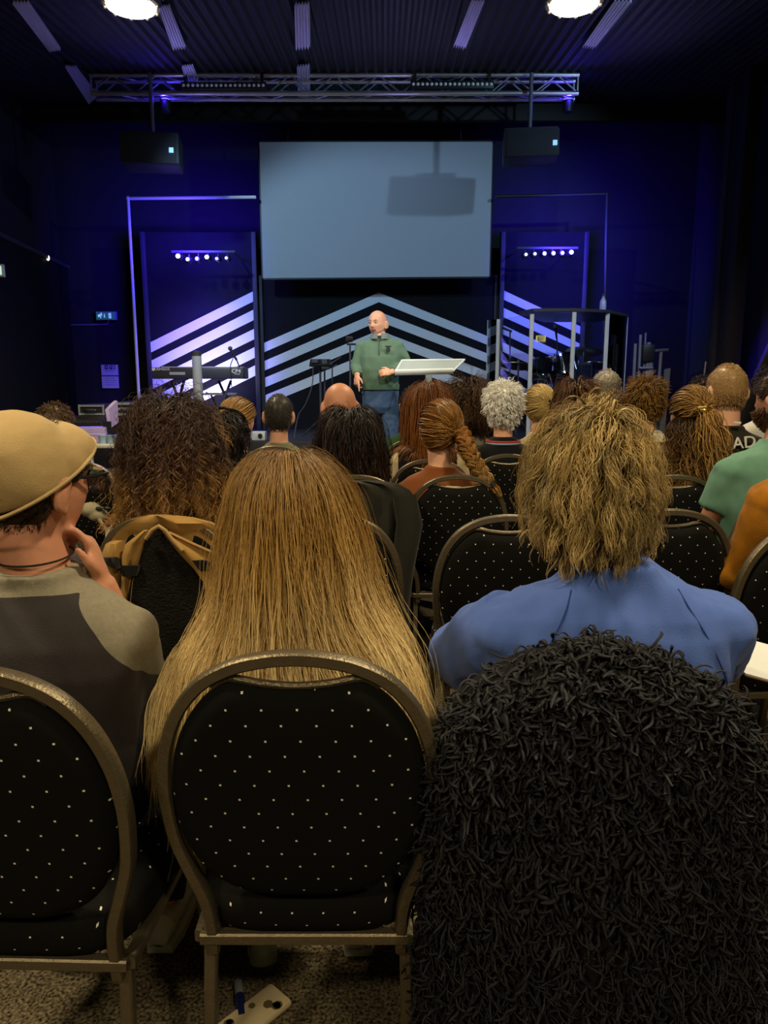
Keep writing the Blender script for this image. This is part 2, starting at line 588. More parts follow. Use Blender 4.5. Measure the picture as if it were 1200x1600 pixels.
YF = 10.25
ls = []
for k, (r0, r1, l0, l1) in enumerate(((454.5, 470, 535, 551), (483, 499, 564, 580), (513, 529, 593, 609), (541.5, 558, 621, 637), (570, 586, 650, 666))):
    ls.append([(397 + k * .8, r0), (397.5 + k * .8, r1), (235 + k * .8, l1), (234.5 + k * .8, l0)])
ls[4] = [(400.2, 570), (400.7, 586), (238 + 33, 650), (238, 666), (238, 650)][:3] + [(238 + 1, 650)]
flat_panel('black flat left of centre with bright rising pale stripes behind the keyboard', 229, 405, 362, YF, ls, 2)
cs = []
for k, (lt, lb, at, ab, rt, rb) in enumerate(((537, 551.5, 457, 472, 529, 542.5), (565, 580, 487, 502, 556, 570), (591, 606, 516, 531, 584, 598), (618, 633, 545, 560, 611, 624))):
    cs.append([(410 + k, lt), (592, at), (771, rt), (771, rb), (592, ab), (410 + k, lb)])
flat_panel('wide black flat under the screen with pale chevron stripes peaking behind the speaker', 406, 777, 430, YF + 0.08, cs, 2)
rs = []
for k in range(6):
    o = 27.3 * k
    rs.append([(781, 451 + o), (907, 510 + o), (907, 522.5 + o), (781, 465.5 + o)])
flat_panel('black flat right of centre with falling pale stripes behind the drum screen', 778, 912, 362, YF, rs, 2)

# white pipe frames; low light on the right one is put into its dark colour
for (lab, pts, mm) in (('white pipe frame standing left of the screen around the striped flat', [(218, 640), (200, 310), (400, 308)], M_WHITE),
                       ('pipe frame right of the screen above the drum screen, shade put into its dark colour', [(775, 307), (948, 303), (944, 640)], mat('pipe with shade in colour', (0.02, 0.02, 0.024), 0.5))):
    w = [P(u, v, 9.75) for (u, v) in pts]
    for q in w:
        if q.z < 1.2: q.z = RISER
    low = w[0] if w[0].z < RISER + .01 else w[2]
    t = empty('pipe_frame', low, 0, lab, 'pipe frame')
    mb = MB(); a, b = (w[0], w[1]) if low is w[0] else (w[2], w[1])
    mb.tube([a, b], 0.02, 10); mb.build('upright', mm, t)
    mb = MB(); a, b = (w[1], w[2]) if low is w[0] else (w[1], w[0])
    mb.tube([a, b], 0.02, 10); mb.build('crossbar', mm, t)
    mb = MB(); mb.ell(w[1], (0.03, 0.03, 0.03)); mb.build('corner_joint', mm, t)
    mb = MB(); mb.lathe([(0.0, 0), (0.16, 0), (0.16, 0.012), (0.0, 0.014)], low); mb.build('base_plate', M_DGREY, t)

# projection screen
ys = 9.9
a, b, c, d = P(406.5, 222, ys), P(767, 221.5, ys), P(767, 432, ys), P(410, 434.5, ys)
a.x = d.x = (a.x + d.x) / 2; b.x = c.x = (b.x + c.x) / 2
t = empty('projection_screen', ((a.x + b.x) / 2, ys, c.z), 0, 'large blank pale projection screen hanging above the stage centre', 'screen')
mb = MB(); mb.slab([a, b, c, d], (0, -1, 0), 0.02)
mb.build('screen_surface', mat('matte projection cloth', (0.40, 0.42, 0.44), 0.85, var=0.02, vscale=3), t)
mb = MB()
for (p, q) in ((a, b), (b, c), (c, d), (d, a)):
    mb.rbar([p + Vector((0, .03, 0)), q + Vector((0, .03, 0))], 0.05, 0.05, (0, 1, 0))
mb.build('screen_border', M_PLASTIC, t)
mb = MB()
for uu in (450, 720):
    mb = MB(); q = P(uu, 222, ys + .05); mb.tube([q, (q.x, q.y, ceil_z(q.y))], 0.008, 6); mb.build('hanging_rod', M_PLASTIC, t)

# ---------------------------------------------------------------- truss and its lights
YT = 8.6
def truss():
    A, B = P(140, 119.5, YT), P(905, 114.5, YT)
    A2, B2 = P(140, 147.5, YT), P(907, 144, YT)
    za, zb = (A.z + B.z) / 2, (A2.z + B2.z) / 2
    t = empty('lighting_truss', ((A.x + B.x) / 2, YT, zb), 0, 'long aluminium lighting truss hung across the stage under the ceiling', 'truss')
    dy = 0.17
    for (z, y) in ((za, YT), (zb, YT), (za, YT + dy), (zb, YT + dy)):
        mb = MB(); mb.tube([(A.x, y, z), (B.x, y, z)], 0.025, 12); mb.build('chord', M_STEEL, t)
    mb = MB(); nseg = 22; L = B.x - A.x
    for y in (YT, YT + dy):
        for k in range(nseg):
            x0, x1 = A.x + L * k / nseg, A.x + L * (k + 1) / nseg
            z0, z1 = (za, zb) if k % 2 else (zb, za)
            mb.tube([(x0, y, z0), (x1, y, z1)], 0.009, 6)
    for z in (za, zb):
        for k in range(nseg):
            x0, x1 = A.x + L * k / nseg, A.x + L * (k + 1) / nseg
            y0, y1 = (YT, YT + dy) if k % 2 else (YT + dy, YT)
            mb.tube([(x0, y0, z), (x1, y1, z)], 0.008, 6)
    for f in (0.002, 0.34, 0.66, 0.998):
        x = A.x + L * f
        for y in (YT, YT + dy): mb.tube([(x, y, za), (x, y, zb)], 0.011, 6)
    mb.build('lattice', M_STEEL, t)
    for f in (0.2, 0.8):
        x = A.x + L * f
        mb = MB(); mb.tube([(x, YT + dy / 2, za), (x, YT + dy / 2, ceil_z(YT))], 0.012, 6); mb.build('hanging_rod', M_PLASTIC, t)
    return za, zb
ZA, ZB = truss()
M_LENS = mat('led lens unlit', (0.75, 0.78, 0.62), 0.25, var=0.05)
for (u0, u1, v, lab) in ((286, 411, 132.5, 'black LED bar with a row of pale lenses on the left half of the truss'),
                         (646, 768, 130.5, 'black LED bar with a row of pale lenses on the right half of the truss')):
    a, b = P(u0, v, YT - 0.08), P(u1, v, YT - 0.08)
    t = empty('led_bar', ((a.x + b.x) / 2, YT - 0.08, a.z), 0, lab, 'stage light', 'LED bars on the truss')
    mb = MB(); mb.box(((a.x + b.x) / 2, YT - 0.02, a.z), (b.x - a.x + 0.06, 0.09, 0.075), bev=0.01); mb.build('housing', M_PLASTIC, t)
    for k in range(18):
        x = a.x + (b.x - a.x) * k / 17
        mb = MB(); mb.ell((x, YT - 0.068, a.z), (0.017, 0.008, 0.017), nu=10, nv=6); mb.build('lens', M_LENS, t)
    for f in (0.02, 0.98):
        x = a.x + (b.x - a.x) * f
        mb = MB(); mb.box((x, YT - 0.02, (a.z + ZA) / 2 + .04), (0.03, 0.05, ZA - a.z + .06)); mb.build('clamp', M_PLASTIC, t)
# blue wash lights clamped under the truss
for (u, v, lab) in ((258, 150, 'small blue stage lamp clamped on the left end of the truss'), (888, 147, 'small blue stage lamp clamped on the right end of the truss')):
    p = P(u, v, YT + 0.09); p.z = ZB - 0.10
    t = empty('par_can', p, 0, lab, 'stage light')
    mb = MB(); mb.lathe([(0.0, -0.06), (0.05, -0.06), (0.055, 0.06), (0.0, 0.07)], p, 12); mb.build('housing', M_PLASTIC, t)
    mb = MB(); mb.lathe([(0.0, 0), (0.04, 0), (0.04, 0.006), (0, 0.006)], p + Vector((0, 0, 0.068)), 12)
    mb.build('lens', mat('blue led glow', (0.05, 0.05, 0.9), 0.3, emit=(0.12, 0.08, 1.0), estr=4), t)
    mb = MB(); mb.tube([p + Vector((0.05, 0, 0)), p + Vector((0.06, 0, 0.10)), p + Vector((-0.06, 0, 0.10)), p + Vector((-0.05, 0, 0))], 0.006, 6); mb.build('yoke', M_PLASTIC, t)
    lamp('truss_blue', 'POINT', p + Vector((0, -0.05, 0.05)), 9, BLUE, 0.03)

# hanging loudspeakers
for (u0, u1, v0, v1, yaw, lab) in ((187, 276, 206, 258, 0.12, 'black loudspeaker hung from the ceiling left of the screen'),
                                   (790, 875, 199, 247, -0.12, 'black loudspeaker hung from the ceiling right of the screen')):
    y = 8.3
    c = P((u0 + u1) / 2, (v0 + v1) / 2, y)
    w = P(u1, v0, y).x - P(u0, v0, y).x; h = P(u0, v0, y).z - P(u0, v1, y).z
    t = empty('hanging_loudspeaker', c, 0, lab, 'loudspeaker', 'loudspeakers hung above the stage')
    rot = Euler((R(-6), 0, yaw))
    mb = MB(); mb.box(c + Vector((0, .16, 0)), (w, 0.32, h), rot, bev=0.02); mb.build('cabinet', mat('dark speaker cabinet', (0.03, 0.03, 0.034), 0.5), t)
    mb = MB(); mb.box(c + rot.to_matrix() @ Vector((0, -0.004, 0)), (w * .96, 0.012, h * .9), rot, bev=0.004); mb.build('grille', mat('speaker grille', (0.02, 0.02, 0.024), 0.7, bump=0.6, bscale=300), t)
    mb = MB(); q = c + rot.to_matrix() @ Vector((w * .40, -0.02, -h * .05))
    mb.box(q, (0.045, 0.01, 0.05), rot); mb.build('badge', mat('pale badge', (0.5, 0.75, 0.9), 0.3, emit=(0.25, 0.6, 1.0), estr=0.8), t)
    mb = MB(); mb.tube([(c.x, c.y + .2, c.z + h / 2), (c.x, c.y + .2, ceil_z(c.y))], 0.022, 10); mb.build('hanging_pole', mat('dim grey pipe', (0.1, 0.1, 0.11), 0.5), t)
    mb = MB(); mb.box((c.x, c.y + .2, c.z + h / 2 + .02), (0.3, 0.08, 0.02)); mb.build('bracket', M_PLASTIC, t)

# blue LED heads on the flats
M_BLUEGLOW = mat('lit blue lamp', (0.3, 0.3, 1.0), 0.3, emit=(0.42, 0.42, 1.0), estr=9)
for (dots, lab) in (([(278, 400, 1.3), (293, 405, 1.0), (307.5, 404, .9), (323, 401.5, 1.2), (338.5, 404, .7), (353.5, 403, .7)], 'bar of six lit blue lamps left of the screen'),
                    ([(822, 397.5, .8), (836, 396.5, .8), (851, 396, 1.0), (865, 395.5, 1.0), (879, 395, .9), (893, 394, 1.2)], 'bar of six lit blue lamps right of the screen')):
    y = 9.55
    pts = [P(u, v, y) for (u, v, s) in dots]
    mid = (pts[0] + pts[-1]) / 2
    t = empty('blue_light_bar', mid, 0, lab, 'stage light', 'blue lamp bars beside the screen')
    mb = MB(); mb.box((mid.x, y + 0.09, mid.z + 0.075), (abs(pts[-1].x - pts[0].x) + 0.2, 0.04, 0.03), bev=0.006); mb.build('bar', M_DGREY, t)
    for p, (u, v, s) in zip(pts, dots):
        mb = MB(); mb.lathe([(0.0, 0.0), (0.03, 0.0), (0.038, -0.05), (0.045, -0.075), (0.04, -0.075)], p + Vector((0, .015, 0)), 12, Matrix.Rotation(math.pi / 2, 3, 'X')); 
        hd = mb.build('lamp_head', M_PLASTIC, t)
        mb = MB(); mb.ell(p, (0.021 * s, 0.012, 0.021 * s), nu=12, nv=8); mb.build('lens', M_BLUEGLOW, hd)
        mb = MB(); mb.tube([p + Vector((0, .06, 0)), p + Vector((0, .09, .07))], 0.008, 6); mb.build('bracket', M_DGREY, hd)
    for k in (-1, 1):
        mb = MB(); mb.tube([(mid.x + k * .35, y + .1, mid.z + .085), (mid.x + k * .35, 10.24, mid.z + .085)], 0.012, 6); mb.build('wall_arm', M_DGREY, t)

# high-bay lamps
M_BAY = mat('lit lamp diffuser', (1, 0.95, 0.85), 0.4, emit=(1.0, 0.90, 0.66), estr=14)
M_BAYRIM = mat('lamp rim', (0.5, 0.46, 0.38), 0.4, 0.6)
for i, (lx, ly, lz) in enumerate(HIGHBAY):
    if i >= 4: lab = 'round warm ceiling lamp over the %s seats behind the camera' % ('left', 'right')[i - 4]
    else: lab = ('bright round warm ceiling lamp at the top left of the hall', 'bright round warm ceiling lamp at the top right of the hall',
                 'round warm ceiling lamp above the left front seats', 'round warm ceiling lamp above the right front seats')[i]
    t = empty('highbay_lamp', (lx, ly, lz), 0, lab, 'ceiling lamp', 'round ceiling lamps')
    mb = MB(); mb.lathe([(0, -0.045), (0.10, -0.045), (0.165, -0.03), (0.18, 0.0), (0.0, 0.0)], (lx, ly, lz), 32); mb.build('diffuser', M_BAY, t)
    mb = MB(); mb.lathe([(0.181, -0.02), (0.20, -0.015), (0.20, 0.03), (0.13, 0.07), (0.12, 0.14), (0.0, 0.15)], (lx, ly, lz), 32); mb.build('housing', M_BAYRIM, t)
    mb = MB()
    for k in range(10):
        an = 2 * math.pi * k / 10
        mb.ell((lx + .19 * math.cos(an), ly + .19 * math.sin(an), lz - .02), (.014, .014, .014), nu=8, nv=6)
    mb.build('rim_clip', M_BAYRIM, t)
    mb = MB(); mb.tube([(lx, ly, lz + .14), (lx, ly, ceil_z(ly))], 0.01, 6); mb.build('hanging_rod', M_PLASTIC, t)

# pale corrugated ceiling strips
M_STRIP = mat('pale strip with lilac light in colour', (0.72, 0.72, 0.85), 0.6, var=0.06)  # white strips, some of the lilac light on them put into the colour
def on_ceiling(u, v, drop=0.04):
    p = P(u, v, 1.0); d = p - Vector((0, 0, CAM_Z))
    # z = CAM_Z + d.z*k ; y = k ; ceil = 4.3+0.1*(k-6)-drop
    k = (4.3 - 0.6 - drop - CAM_Z) / (d.z - 0.1)
    return Vector((d.x * k, k, CAM_Z + d.z * k))
QS = [((20, 7), (47, 7), (95, 77), (76, 80)), ((248, 14), (266, 12), (291, 75), (270, 77)), ((460, 10), (484, 8), (485, 75), (462, 77)),
      ((736, 3), (757, 3), (727, 77), (709, 72)), ((958, 5), (987, 4), (930, 75), (911, 73)),
      ((102, 106), (120, 107), (153, 150), (138, 162)), ((284, 106), (302, 104), (323, 158), (303, 160)), ((464, 106), (484, 104), (485, 154), (466, 155))]
SL = ['front left corner strip', 'strip beside the left ceiling lamp', 'strip above the middle of the truss', 'strip right of centre above the truss',
      'strip beside the right ceiling lamp', 'strip behind the left end of the truss', 'strip behind the left LED bar', 'strip behind the middle of the truss']
for q, lab in zip(QS, SL):
    A, B, C_, D = [on_ceiling(*p) for p in q]
    mb = MB(); nn = 20; rows = 2; vs = []
    for r_ in (0, 1):
        for k in range(nn + 1):
            f = k / nn
            p = A.lerp(B, f) if r_ == 0 else D.lerp(C_, f)
            dirv = ((D + C_) - (A + B)).normalized()
            jag = (0.0, 0.05, 0.05, 0.0)[k % 4] if r_ == 1 else (0.0, -0.02, -0.02, 0.0)[k % 4]
            vs.append(p + dirv * jag + Vector((0, 0, (0, 0, 0.02, 0.02)[k % 4])))
    vs += [Vector(x) + Vector((0, 0, .008)) for x in vs]
    n1 = nn + 1; fs = []
    for k in range(nn):
        fs.append((k, k + 1, n1 + k + 1, n1 + k)); fs.append((2 * n1 + k + 1, 2 * n1 + k, 3 * n1 + k, 3 * n1 + k + 1))
        fs.append((k, 2 * n1 + k, 2 * n1 + k + 1, k + 1)); fs.append((n1 + k, n1 + k + 1, 3 * n1 + k + 1, 3 * n1 + k))
    for k in (0, nn): fs.append((k, n1 + k, 3 * n1 + k, 2 * n1 + k))
    mb.add(vs, fs)
    tag(mb.build('ceiling_strip', M_STRIP, smooth=False, origin=(A + C_) / 2), 'pale corrugated ceiling ' + lab, 'ceiling strip', 'pale strips on the ceiling')

# ---------------------------------------------------------------- chairs
def dotted(name, plane):
    """black upholstery with a diagonal lattice of tiny pale dots, in the pad's own coordinates"""
    m = bpy.data.materials.new(name); m.use_nodes = True
    nt = m.node_tree; b = nt.nodes['Principled BSDF']
    tc = nt.nodes.new('ShaderNodeTexCoord'); sp = nt.nodes.new('ShaderNodeSeparateXYZ')
    nt.links.new(tc.outputs['Object'], sp.inputs[0])
    def M(op, a, bb=None):
        n = nt.nodes.new('ShaderNodeMath'); n.operation = op
        for i, q in enumerate((a, bb)):
            if q is None: continue
            if isinstance(q, (int, float)): n.inputs[i].default_value = q
            else: nt.links.new(q, n.inputs[i])
        return n.outputs[0]
    x = sp.outputs[0]; y = sp.outputs[2] if plane == 'xz' else M('SUBTRACT', sp.outputs[1], sp.outputs[2])
    x = M('ADD', x, M('MULTIPLY', y, 0.07))
    px, py = 0.0535, 0.0535
    a = M('ADD', M('DIVIDE', x, px), M('DIVIDE', y, py)); c = M('SUBTRACT', M('DIVIDE', x, px), M('DIVIDE', y, py))
    fa = M('ABSOLUTE', M('SUBTRACT', M('FRACT', M('ADD', a, 50.2)), 0.5))
    fc = M('ABSOLUTE', M('SUBTRACT', M('FRACT', M('ADD', c, 50.4)), 0.5))
    s = M('MAXIMUM', M('ADD', fa, fc), M('MULTIPLY', M('ABSOLUTE', M('SUBTRACT', fa, fc)), 1.0))
    dot = M('LESS_THAN', s, 0.062)
    mx = nt.nodes.new('ShaderNodeMix'); mx.data_type = 'RGBA'
    mx.inputs[6].default_value = (0.006, 0.006, 0.0055, 1); mx.inputs[7].default_value = (0.85, 0.82, 0.72, 1)
    nt.links.new(dot, mx.inputs[0]); nt.links.new(mx.outputs[2], b.inputs['Base Color'])
    b.inputs['Roughness'].default_value = 0.9; b.inputs['Specular IOR Level'].default_value = 0.12
    nz = nt.nodes.new('ShaderNodeTexNoise'); nz.inputs['Scale'].default_value = 700
    nt.links.new(tc.outputs['Object'], nz.inputs['Vector'])
    bp = nt.nodes.new('ShaderNodeBump'); bp.inputs['Strength'].default_value = 0.3; bp.inputs['Distance'].default_value = 0.002
    nt.links.new(nz.outputs['Fac'], bp.inputs['Height']); nt.links.new(bp.outputs[0], b.inputs['Normal'])
    return m


M_PADB = dotted('black dotted upholstery back', 'xz')
M_PADS = dotted('black dotted upholstery seat', 'xy')
M_HAM = mat('hammered bronze-grey metal', (0.20, 0.165, 0.11), 0.38, 0.75, var=0.2, vscale=60, bump=0.35, bscale=220, bdist=0.004)


def make_chair():
    """local frame: origin on the floor under the seat centre, +y is forward"""
    t = empty('banquet_chair', (0, 0, 0))
    W, ZC, AZ = 0.215, 0.705, 0.228
    def back_y(z): return -0.205 - 0.17 * (z - 0.45)
    half = [(0.160, 0.360), (0.160, 0.42), (0.166, 0.475), (0.184, 0.535), (0.202, 0.60), (0.2095, 0.67), (0.209, 0.725), (0.200, 0.785), (0.178, 0.845), (0.142, 0.893), (0.095, 0.922), (0.047, 0.935), (0.0, 0.939)]
    half = [(x * 1.03, z) for x, z in half]
    pts = [Vector((-x, back_y(z), z)) for x, z in half] + [Vector((x, back_y(z), z)) for x, z in half[-2::-1]]
    pts = catmull(pts, 5)
    mb = MB(); mb.rbar(pts, 0.021, 0.026, (0, 1, 0)); mb.build('back_frame', M_HAM, t)
    # oval pad: outline just inside the frame, with a dipped top edge under the hand gap
    out = []
    ins = [(0.0, 0.492), (0.06, 0.494), (0.11, 0.508), (0.150, 0.54), (0.178, 0.585), (0.1935, 0.64), (0.197, 0.70), (0.190, 0.765), (0.172, 0.82), (0.145, 0.862), (0.118, 0.888), (0.100, 0.898), (0.082, 0.897), (0.05, 0.889), (0.0, 0.885)]
    ins = [(x * 1.03, z) for x, z in ins]
    left = [(-x, z) for x, z in ins[1:-1]][::-1]
    out = catmull([(x, 0, z) for x, z in ins + left + [ins[0]]], 4)[:-1]
    c0 = Vector((0, 0, 0.69))
    rings = []
    for (f, dy) in ((0.05, -0.033), (0.5, -0.032), (0.86, -0.028), (0.96, -0.021), (1.0, -0.008), (1.0, 0.010), (0.96, 0.026), (0.86, 0.035), (0.5, 0.045), (0.05, 0.046)):
        ring = []
        for p in out:
            q = c0 + (p - c0) * f
            ring.append((q.x, back_y(q.z) + dy, q.z))
        rings.append(ring)
    mb = MB(); mb.loft(rings); mb.build('backrest', M_PADB, t, smooth=60, origin=(0, 0, 0))
    mb = MB()
    arc = catmull([(-0.128, back_y(.893), .890), (-0.10, back_y(.9), .904), (-0.05, back_y(.895), .895), (0, back_y(.89), .891), (0.05, back_y(.895), .895), (0.10, back_y(.9), .904), (0.128, back_y(.893), .890)], 4)
    mb.tube(arc, 0.0065, 8); mb.build('hand_grip', M_HAM, t)
    # seat
    mb = MB(); rings = []
    for (f, z) in ((0.90, 0.405), (0.97, 0.41), (1.0, 0.43), (1.0, 0.455), (0.97, 0.475), (0.86, 0.487), (0.5, 0.492), (0.04, 0.493)):
        ring = []
        for k in range(40):
            an = 2 * math.pi * k / 40; ca, sa = math.cos(an), math.sin(an)
            e = 0.42
            x = 0.208 * math.copysign(abs(ca) ** e, ca) * f; y = 0.215 * math.copysign(abs(sa) ** e, sa) * f
            ring.append((x * (1 - 0.10 * (y < 0) * abs(y) / .215), y, z))
        rings.append(ring)
    mb.loft(rings); mb.build('seat', M_PADS, t, smooth=60)
    mb = MB()
    sq = [(-0.185, -0.20, 0.392), (-0.195, 0.20, 0.392), (0.195, 0.20, 0.392), (0.185, -0.20, 0.392), (-0.185, -0.20, 0.392)]
    for a, b in zip(sq, sq[1:]): mb.rbar([a, b], 0.022, 0.022, (0, 0, 1))
    mb.build('seat_frame', M_HAM, t)
    for sx in (-1, 1):
        mb = MB(); mb.rbar([(sx * 0.172, -0.175, 0.39), (sx * 0.176, -0.20, 0.2), (sx * 0.18, -0.245, 0.012)], 0.022, 0.022, (0, 1, 0))
        l = mb.build('leg', M_HAM, t)
        mb = MB(); mb.box((sx * 0.18, -0.246, 0.007), (0.026, 0.026, 0.014), bev=0.003); mb.build('foot_cap', M_PLASTIC, l)
        mb = MB(); mb.rbar([(sx * 0.19, 0.19, 0.39), (sx * 0.192, 0.20, 0.2), (sx * 0.195, 0.225, 0.012)], 0.022, 0.022, (0, 1, 0))
        l = mb.build('leg', M_HAM, t)
        mb = MB(); mb.box((sx * 0.195, 0.226, 0.007), (0.026, 0.026, 0.014), bev=0.003); mb.build('foot_cap', M_PLASTIC, l)
    return t


CHAIR0 = make_chair()
_used = [False]
BACK_OFF = 0.29          # from the seat centre back to the top of the back frame


def chair(x, yback, rz, label):
    """chair whose back top stands at (x, yback), turned by rz"""
    o = CHAIR0 if not _used[0] else copy_tree(CHAIR0)
    _used[0] = True
    o.location = (x + BACK_OFF * -math.sin(rz), yback + BACK_OFF * math.cos(rz), 0)
    o.rotation_euler = (0, 0, rz)
    tag(o, label, 'chair', 'black banquet chairs in rows')
    return o


def chair_px(u, Y, rz, label, v=None):
    return chair(P(u, v or 900, Y).x, Y, rz, label)


ROW1 = 1.05
chair(P(468, 1030, ROW1).x - .008, ROW1, 0.0, 'black dotted round-back chair behind the woman with long blonde hair')
chair(P(5, 1042, ROW1).x - .042, ROW1 - .055, -0.03, 'black dotted round-back chair behind the man in the flat cap')
chair(P(942, 1030, ROW1 + .03).x, ROW1 + .05, 0.02, 'black round-back chair under the shaggy black coat').scale = (1, 1, .963)
chair_px(252, 2.18, -.05, 'round-back chair under the tan coat, behind the woman with curly hair', 830)
chair_px(515, 2.2, 0.0, 'empty chair seen right of the blonde hair, one row ahead', 820)
chair_px(797, 2.18, 0.0, 'empty dotted chair left of the bushy-haired woman, behind the brown jacket', 800)
chair_px(1050, 2.28, 0.03, 'empty dotted chair right of the bushy-haired woman, one row ahead', 790)
chair_px(1282, 2.06, 0.06, 'chair at the right edge behind the ochre jacket', 850)
chair_px(556, 3.12, 0.0, 'chair hung with a dark jacket behind the dark-haired woman in plaid', 760)
chair_px(716, 3.12, 0.0, 'dotted chair behind the woman with the braid', 745)
chair_px(1058, 3.12, 0.03, 'dotted chair behind the woman with half-up wavy hair', 728)
chair_px(1248, 2.72, 0.05, 'chair behind the man in the sea-green shirt', 740)
chair_px(140, 3.6, -0.5, 'chair turned aside with a cream bag on it, left of the curly hair', 800)

# ---------------------------------------------------------------- strands
def strand_tubes(Pts, W, rnd, sides=3, flat=0.8, ref=None):
    """Pts (N,K,3), W (N,K) radii, rnd (N,) -> V, F, S arrays of swept strands"""
    N, K, _ = Pts.shape
    T = np.gradient(Pts, axis=1); T /= (np.linalg.norm(T, axis=2, keepdims=True) + 1e-9)
    c = np.array(ref) if ref is not None else Pts.mean(axis=(0, 1))
    rad = Pts - c
    S = np.cross(T, rad); S /= (np.linalg.norm(S, axis=2, keepdims=True) + 1e-9)
    Nn = np.cross(S, T)
    V = np.empty((N, K, sides, 3))
    for k in range(sides):
        an = 2 * math.pi * k / sides + math.pi / 6
        V[:, :, k] = Pts + S * (math.cos(an) * W)[..., None] + Nn * (math.sin(an) * flat * W)[..., None]
    idx = np.arange(N * K * sides).reshape(N, K, sides)
    F = []
    for k in range(sides):
        k2 = (k + 1) % sides
        F.append(np.stack([idx[:, :-1, k], idx[:, :-1, k2], idx[:, 1:, k2], idx[:, 1:, k]], axis=-1).reshape(-1, 4))
    F = np.concatenate(F)
    s = np.empty((N, K, sides, 2)); s[..., 0] = rnd[:, None, None]; s[..., 1] = np.linspace(0, 1, K)[None, :, None]
    return V.reshape(-1, 3), F, s.reshape(-1, 2)


def join_np(parts):
    V, F, S = [], [], []; o = 0
    for v, f, s in parts:
        V.append(v); F.append(f + o); S.append(s); o += len(v)
    return np.concatenate(V), np.concatenate(F), np.concatenate(S)


def smooth_noise(rng, N, K, knots):
    """(N,K,3) smooth random wander, unit size"""
    g = rng.normal(size=(N, knots, 3)); x = np.linspace(0, knots - 1, K); i = np.minimum(x.astype(int), knots - 2); f = (x - i)[None, :, None]
    f = f * f * (3 - 2 * f)
    return g[:, i] * (1 - f) + g[:, i + 1] * f


# ---------------------------------------------------------------- the shaggy coat on the nearest chair
M_SHAG = hair_mat('black shaggy yarn', '#18181c', '#1f1f24', '#26272c', 0.4, 1.0, rough=0.7, var=0.5, spec=0.25)


